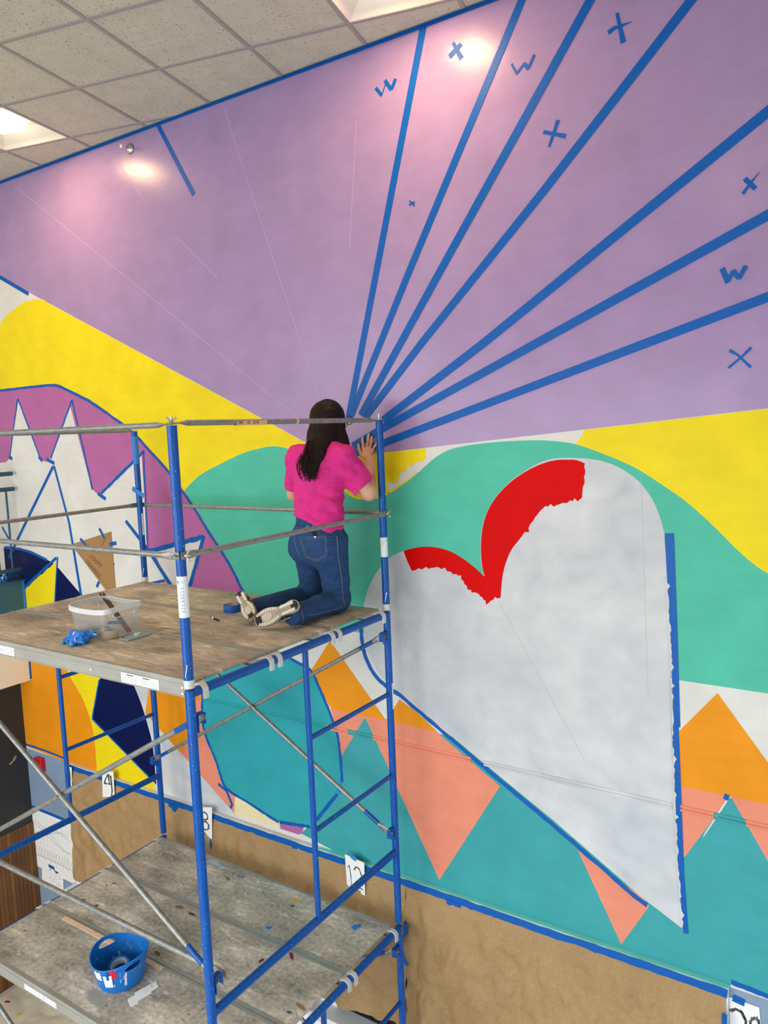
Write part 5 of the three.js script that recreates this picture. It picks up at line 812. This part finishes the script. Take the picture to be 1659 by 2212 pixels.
function tapeRoll(name, label, pos, r, w, col, core, group) {
  const t = thing(name, label, 'tape roll', pos, group), ring = (a, b, h) => new THREE.LatheGeometry([[a, 0], [b, 0], [b, h], [a, h], [a, 0]].map(p => new THREE.Vector2(...p)), 40);
  mesh('tape_winding', ring(r * 0.74, r, w), std({ color: S(col), roughness: 0.6 }), t); mesh('core', ring(r * 0.70, r * 0.739, w * 0.99), std({ color: S(core), roughness: 0.5, metalness: core === '#e2e3e5' ? 0.2 : 0 }), t); return t;
}
tapeRoll('tape_roll', 'tan masking tape roll inside the clear plastic bin', [-0.985, D1 + 0.0075, 1.375], 0.045, 0.036, '#d9bd95', '#8fb0d8');
tapeRoll('tape_roll', 'grey tape roll inside the clear plastic bin', [-1.07, D1 + 0.0075, 1.392], 0.04, 0.034, '#c8c6c2', '#8a8886');
tapeRoll('tape_roll', 'blue tape roll standing behind the painter’s left shoe', [-0.80, D1, 0.655], 0.05, 0.042, '#1560bd', '#c9b28c');
top(mesh('b', rbox(0.10, 0.02, 0.06, 0.004).rotateY(0.4).translate(-1.13, D1 + 0.02, 1.34), std({ color: S('#3a3a3c'), roughness: 0.5 })), 'sanding_block', 'dark grey block lying in the clear plastic bin', 'block');
top(mesh('b', ribbonBox([0, 0, 0], [0.09, 0.02, 0], 0.03).rotateX(-1.2).translate(-1.06, D1 + 0.062, 1.33), M.tape), 'tape_strip', 'loose blue tape piece inside the clear plastic bin', 'tape');
{ // dark ruler leaning in the bin
  const a = V(-0.955, D1 + 0.010, 1.275), b = V(-1.275, D1 + 0.182, 1.20), L = a.distanceTo(b), g = box(L, 0.0025, 0.030), t = thing('ruler', 'dark brown ruler leaning out of the clear plastic bin', 'ruler', a.clone().add(b).multiplyScalar(0.5).toArray());
  const X = b.clone().sub(a).normalize(), Z = new THREE.Vector3().crossVectors(X, V(0, 1, 0)).normalize(), Y = new THREE.Vector3().crossVectors(Z, X); const m4 = new THREE.Matrix4().makeBasis(X, Y, Z);
  const m = mesh('blade', g.applyMatrix4(m4), std({ color: S('#6b4a3f'), roughness: 0.55, map: woodTone }), t); mesh('hang_hole', new THREE.CylinderGeometry(0.004, 0.004, 0.0032, 12).translate(L / 2 - 0.012, 0, 0).applyMatrix4(m4), M.paper, m);
  for (let i = 0; i < 16; i++) mesh('tick', box(0.0012, 0.0028, i % 4 ? 0.006 : 0.010).translate(-L / 2 + 0.02 + i * L / 17, 0, 0.011).applyMatrix4(m4), M.black, m);
}
{ // crumpled nitrile gloves
  const c = [-1.05, D1, 1.51], sd = p => { const x = p[0], y = p[1], z = p[2], u = x * 0.86 + z * 0.5, w = -x * 0.5 + z * 0.86; let d = ell([u, y, w], [0, 0.028, 0], [0.075, 0.032, 0.042]); d = su(d, cone(p, [-0.05, 0.025, 0], [-0.09, 0.034, -0.02], 0.026, 0.018), 0.02); d = su(d, cone(p, [0.03, 0.03, 0.02], [0.075, 0.02, 0.04], 0.022, 0.012), 0.012); d = su(d, cone(p, [0.01, 0.03, -0.02], [0.06, 0.046, -0.03], 0.022, 0.013), 0.02); d = su(d, cone(p, [0.0, 0.02, 0.03], [0.03, 0.014, 0.062], 0.018, 0.011), 0.01); d = su(d, cone(p, [-0.04, 0.02, 0.03], [-0.055, 0.012, 0.055], 0.017, 0.010), 0.01); return Math.max(d + 0.020 * Math.abs(N.noise(x * 30 + 3, y * 34, z * 30)) + 0.012 * Math.abs(N.noise(x * 64, y * 64, z * 64 + 5)) + 0.012 * N.noise(x * 18 + 4, y * 18, z * 18) - 0.009, 0.0018 - y); };
  const t = thing('nitrile_glove', 'crumpled bright blue nitrile gloves smeared with paint beside the clear bin', 'glove', c), g = nets(sd, [-0.13, -0.006, -0.09], [0.13, 0.10, 0.10], 0.0028);
  mesh('glove', g, std({ color: S('#1f86e6'), roughness: 0.38 }), t);
  const dab = (px, py, col, l, ang) => { const d = ray(px, py).normalize(), o = camera.position; let s = 2.6, p = null; for (let i = 0; i < 300; i++) { const q = [o.x + d.x * s - c[0], o.y + d.y * s - c[1], o.z + d.z * s - c[2]], v = sd(q); if (v < 0.0008) { p = q; break; } s += Math.max(0.0008, v * 0.5); if (s > 5) break; } if (!p) return; const m = mesh('paint_smear', new THREE.SphereGeometry(1, 12, 8).scale(l, 0.006, 0.007), std({ color: S(col), roughness: 0.5 }), t); m.position.set(...p); m.rotation.set(0.5, 0.5, ang); };
  dab(163, 1384, '#e6b3e0', 0.018, 1.4); dab(160, 1368, '#e3b0df', 0.016, 0.6); dab(146, 1388, '#57c9a6', 0.012, 1.5); dab(205, 1370, '#7fc7e8', 0.012, -0.4);
}
{ // phone with a mint grip
  const t = thing('phone', 'grey-blue phone with mint grip lying beside the clear bin', 'phone', [-0.862, D1, 1.308]); t.rotation.y = -0.03;
  mesh('case', rbox(0.076, 0.009, 0.156, 0.004, 0, 0.0047, 0), std({ color: S('#8fa6b3'), roughness: 0.5 }), t); mesh('camera_lens', new THREE.CylinderGeometry(0.006, 0.006, 0.002, 14).translate(-0.025, 0.0102, 0.06), M.black, t);
  mesh('grip', new THREE.CylinderGeometry(0.019, 0.02, 0.008, 24).translate(-0.006, 0.0134, -0.015), std({ color: S('#a9d9bd'), roughness: 0.5 }), t); mesh('grip_ring', new THREE.TorusGeometry(0.014, 0.0016, 6, 24).rotateX(Math.PI / 2).translate(-0.006, 0.0178, -0.015), std({ color: S('#d5f0df'), roughness: 0.5 }), t);
}
{ // marker
  const a = V(-0.80, D1 + 0.0062, 0.828), b = V(-0.695, D1 + 0.0062, 0.868), t = thing('marker_pen', 'black marker pen with a white band on the upper deck', 'marker', [0, 0, 0]), p = k => a.clone().lerp(b, k);
  mesh('barrel', bar(p(0.18), p(0.42), 0.006, 14), M.paper, t); mesh('cap', bar(p(0.42), p(1), 0.006, 14, 0.0045), M.black, t); mesh('end', bar(p(0), p(0.18), 0.0045, 14, 0.006), M.black, t);
}
top(mesh('c', new THREE.TetrahedronGeometry(0.012).scale(1, 0.3, 0.8).translate(onPlane(349, 1371, 'y', D1).x, D1 + 0.002, onPlane(349, 1371, 'y', D1).z), M.black), 'paint_chip', 'small black paint chip on the upper deck beside the phone', 'chip');
// scissors in the back pocket
{
  const t = thing('scissors', 'scissors with turquoise rings tucked into the jeans back pocket', 'scissors', [0, 0, 0]), tq = std({ color: S('#58b8c4'), roughness: 0.4 }), P = (x, y, d = 0) => { const v = onSurface(x, y, jeansSd) || V(-0.25, 4.47, 0.55); return v.addScaledVector(ray(x, y).normalize(), -0.005 - d); };
  for (const [cx, cy] of [[665, 1141], [681, 1135]]) mesh('finger_ring', tubeAlong([0, 1, 2, 3, 4, 5, 6, 7].map(i => P(cx + 4.6 * Math.cos(i * 0.785), cy + 4.2 * Math.sin(i * 0.785))), 0.0022, 40, 6, true), tq, t);
  mesh('blade', tubeAlong([P(667, 1146), P(675, 1152), P(681, 1159)], 0.0032, 12, 6), M.black, t); mesh('blade', tubeAlong([P(681, 1140), P(680, 1150), P(682, 1160)], 0.0032, 12, 6), M.black, t); mesh('white_tab', rbox(0.014, 0.008, 0.006, 0.001).translate(...P(681, 1160).toArray()), M.paper, t);
}
// blue flexible bucket on the lower deck
{
  const c = [-1.09, D0, 1.40], t = thing('bucket', 'bright blue flexible bucket spattered with paint on the lower deck', 'bucket', c);
  const stain = canvas(1024, 512, (x, w, h) => {
    x.fillStyle = '#0b72c4'; x.fillRect(0, 0, w, h); const r = (a, b) => a + (b - a) * rnd(), cs = ['#e9eef2', '#b58fd0', '#d23a52', '#e9eef2', '#7fd0ee', '#0d2f66'];
    for (let i = 0; i < 70; i++) { x.fillStyle = cs[i % 6]; const X = rnd() * w, Y = r(30, h * 0.85), l = r(8, 70) * (i % 2); x.fillRect(X, Y, r(2, 6), l); x.beginPath(); x.ellipse(X, Y, r(2, 7), r(2, 6), 0, 0, 7); x.fill(); }
  });
  const rub = std({ color: 0xffffff, roughness: 0.42, map: stain, side: THREE.DoubleSide });
  const H = a => 0.150 + 0.032 * Math.pow(Math.abs(Math.cos(a)), 2), R = (a, v) => 0.118 + 0.038 * Math.pow(v, 0.8), near = (a, b) => Math.abs(Math.atan2(Math.sin(a - b), Math.cos(a - b)));
  const f = (a, v) => [R(a, v) * Math.cos(a), 0.002 + v * H(a), R(a, v) * Math.sin(a)], hole = (a, v) => Math.min(near(a, 0.15), near(a, Math.PI + 0.15)) < 0.36 * Math.sqrt(Math.max(0, 1 - Math.pow((v - 0.80) / 0.11, 2)));
  const wg = shell(180, 60, f, hole), pp = wg.attributes.position; uvBy(wg, (x, y, z) => [Math.atan2(z, x) / 6.2832 + 0.5, y / 0.18]); mesh('bucket_wall', wg, rub, t);
  mesh('bucket_base', new THREE.CylinderGeometry(0.118, 0.116, 0.004, 40).translate(0, 0.002, 0), std({ color: S('#0a5fa8'), roughness: 0.5 }), t);
  mesh('rim', tubeAlong(Array.from({ length: 64 }, (_, i) => f(i / 64 * 6.2832, 1)), 0.0035, 160, 6, true), std({ color: S('#0f7bd0'), roughness: 0.42 }), t);
  for (const s of [0.15, Math.PI + 0.15]) mesh('handle_edge', tubeAlong(Array.from({ length: 24 }, (_, i) => { const u = i / 24 * 6.2832; return f(s + 0.36 * Math.cos(u), 0.80 + 0.11 * Math.sin(u)); }), 0.0028, 90, 6, true), std({ color: S('#0f7bd0'), roughness: 0.42 }), t);
  // paint dabs on the outside, facing the room
  const patch = (a0, a1, v0, v1, m, nm, lift, edge) => { const g = shell(1, 1, (q, v) => [0, 0, 0], () => true); const pos = [], idx = [], n = 12; for (let j = 0; j <= n; j++) for (let i = 0; i <= n; i++) { let u = i / n, v = j / n; const e2 = edge ? 1 + edge * N.noise(u * 4 + a0 * 9, v * 4, 3) : 1; const a = (a0 + a1) / 2 + (u - 0.5) * (a1 - a0) * e2, vv = (v0 + v1) / 2 + (v - 0.5) * (v1 - v0) * e2, p = f(a, vv), k = (R(a, vv) + lift) / R(a, vv); pos.push(p[0] * k, p[1], p[2] * k); } for (let j = 0; j < n; j++) for (let i = 0; i < n; i++) { const a = j * (n + 1) + i; idx.push(a, a + n + 1, a + 1, a + 1, a + n + 1, a + n + 2); } const gg = new THREE.BufferGeometry(); gg.setAttribute('position', new THREE.Float32BufferAttribute(pos, 3)); gg.setIndex(idx); gg.computeVertexNormals(); uvBy(gg, (x, y) => [x, y]); return mesh(nm, gg, m, t); };
  const W = std({ color: S('#e6e2ea'), roughness: 0.5, side: THREE.DoubleSide }), Rr = std({ color: S('#d42438'), roughness: 0.5, side: THREE.DoubleSide });
  patch(1.38, 1.72, 0.55, 0.90, W, 'paint_smear', 0.001, 0.35); patch(0.78, 1.02, 0.62, 0.97, Rr, 'paint_smear', 0.0012, 0.3); patch(0.42, 0.50, 0.25, 0.70, W, 'paint_smear', 0.0012, 0.6);
  patch(0.95, 1.28, 0.30, 0.80, std({ color: S('#f3f3f1'), roughness: 0.85, side: THREE.DoubleSide }), 'paper_tag', 0.004, 0).userData.label = 'white paper tag'; patch(1.05, 1.15, 0.62, 0.95, Object.assign(M.tape.clone(), { side: THREE.DoubleSide }), 'tape_piece', 0.005, 0);
  tapeRoll('tape_roll', 'blue tape roll with silver core inside the blue bucket', [c[0] - 0.005, D0 + 0.045, c[2] + 0.0], 0.062, 0.048, '#155fb4', '#e2e3e5').rotation.set(0.28, 0, -0.18);
}
// paper slips, yardstick and tape scraps on the lower deck
{
  const q = [[[290, 2146], [337, 2120], [343, 2133], [296, 2163]], [[277, 2158], [320, 2134], [328, 2146], [284, 2172]], [[275, 2160], [290, 2152], [300, 2168], [282, 2176]]], lab = ['top paper slip with a pen scribble beside the blue bucket', 'middle paper slip in the small pile beside the blue bucket', 'bottom paper slip in the small pile beside the blue bucket'];
  const tex = canvas(256, 128, (x, w, h) => { x.fillStyle = '#f5f5f3'; x.fillRect(0, 0, w, h); x.strokeStyle = '#5a5f86'; x.lineWidth = 3; x.beginPath(); x.moveTo(190, 30); x.lineTo(200, 60); x.lineTo(185, 55); x.lineTo(205, 85); x.stroke(); x.strokeStyle = '#c9cbd6'; x.strokeRect(110, 60, 26, 20); });
  q.forEach((c, i) => { const p = c.map(k => onPlane(...k, 'y', D0)), sh2 = new THREE.Shape(p.map(v => new THREE.Vector2(v.x, v.z))), g = new THREE.ExtrudeGeometry(sh2, { depth: 0.0008, bevelEnabled: false }).rotateX(Math.PI / 2).translate(0, D0 + 0.0008 + 0.0022 - i * 0.001 + 0.0002, 0); uvBy(g, (x, y, z) => { const dx = x - p[3].x, dz = z - p[3].z, ax = p[2].x - p[3].x, az = p[2].z - p[3].z, bx = p[0].x - p[3].x, bz = p[0].z - p[3].z, D = ax * bz - az * bx; return [(dx * bz - dz * bx) / D, (ax * dz - az * dx) / D]; }); top(mesh('p', g, i ? M.paper : std({ color: 0xffffff, roughness: 0.85, map: tex })), 'paper_slip', lab[i], 'paper', 'paper slips by the bucket'); });
  const tx = canvas(2048, 64, (x, w, h) => { x.fillStyle = '#f6d3b2'; x.fillRect(0, 0, w, h); x.fillStyle = '#4a2a22'; for (let i = 0; i < 144; i++) x.fillRect(10 + i * 14.1, h - (i % 4 ? 12 : 22), 2, 24); for (let i = 1; i < 36; i++) { x.beginPath(); x.arc(10 + i * 56.4, 24, 5, 0, 7); x.fill(); } x.fillStyle = '#b1382e'; for (const k of [12, 24]) x.fillRect(k * 56.4, 6, 16, 16); });
  top(mesh('y', uvBy(box(0.925, 0.005, 0.029), (x, y, z) => [x / 0.925 + 0.5, 0.5 - z / 0.029]), std({ color: 0xffffff, roughness: 0.6, map: tx })), 'yardstick', 'wooden yardstick lying on the lower deck behind the blue bucket', 'yardstick').position.set(-1.412, D0 + 0.0027, 1.234);
  const scrap = (px, py, l, pts) => { const o = onPlane(px, py, 'y', D0); top(mesh('s', new THREE.ExtrudeGeometry(new THREE.Shape(pts.map(k => new THREE.Vector2(...k))), { depth: 0.0008, bevelEnabled: false }).rotateX(-Math.PI / 2).translate(o.x, D0 + 0.0002, o.z), M.tapeLight), 'tape_scrap', l, 'tape', 'tape scraps on the lower deck'); };
  scrap(768, 2003, 'larger blue tape scrap near the kraft side of the lower deck', [[-0.03, -0.01], [0.01, -0.03], [0.035, 0.03], [0.0, 0.02], [-0.01, 0.03]]); scrap(580, 2004, 'smaller blue tape scrap near the middle of the lower deck', [[-0.02, -0.012], [0.015, -0.015], [0.02, 0.012], [-0.01, 0.015]]);
  // stickers left on the frame posts
  const st = (x, z, y0, y1, th) => top(mesh('s', new THREE.CylinderGeometry(RP + 0.0007, RP + 0.0007, y1 - y0, 12, 1, true, th, 0.9).translate(x, (y0 + y1) / 2, z), std({ color: S('#eceeee'), roughness: 0.6, side: THREE.DoubleSide })), 'post_sticker', x === 0 ? 'torn white sticker on the upper frame post below the painter' : z < 1 && y0 > 4 ? 'narrow white sticker on the guard post before the white wall' : 'worn white sticker on the frame post beside paper 4', 'sticker', 'worn white stickers');
  st(0, ZF, 3.36, 3.52, 1.3); st(SX, ZF, 4.31, 4.47, 1.2); st(SX, ZF, 2.62, 2.75, -1.4);
}

renderer.render(scene, camera);
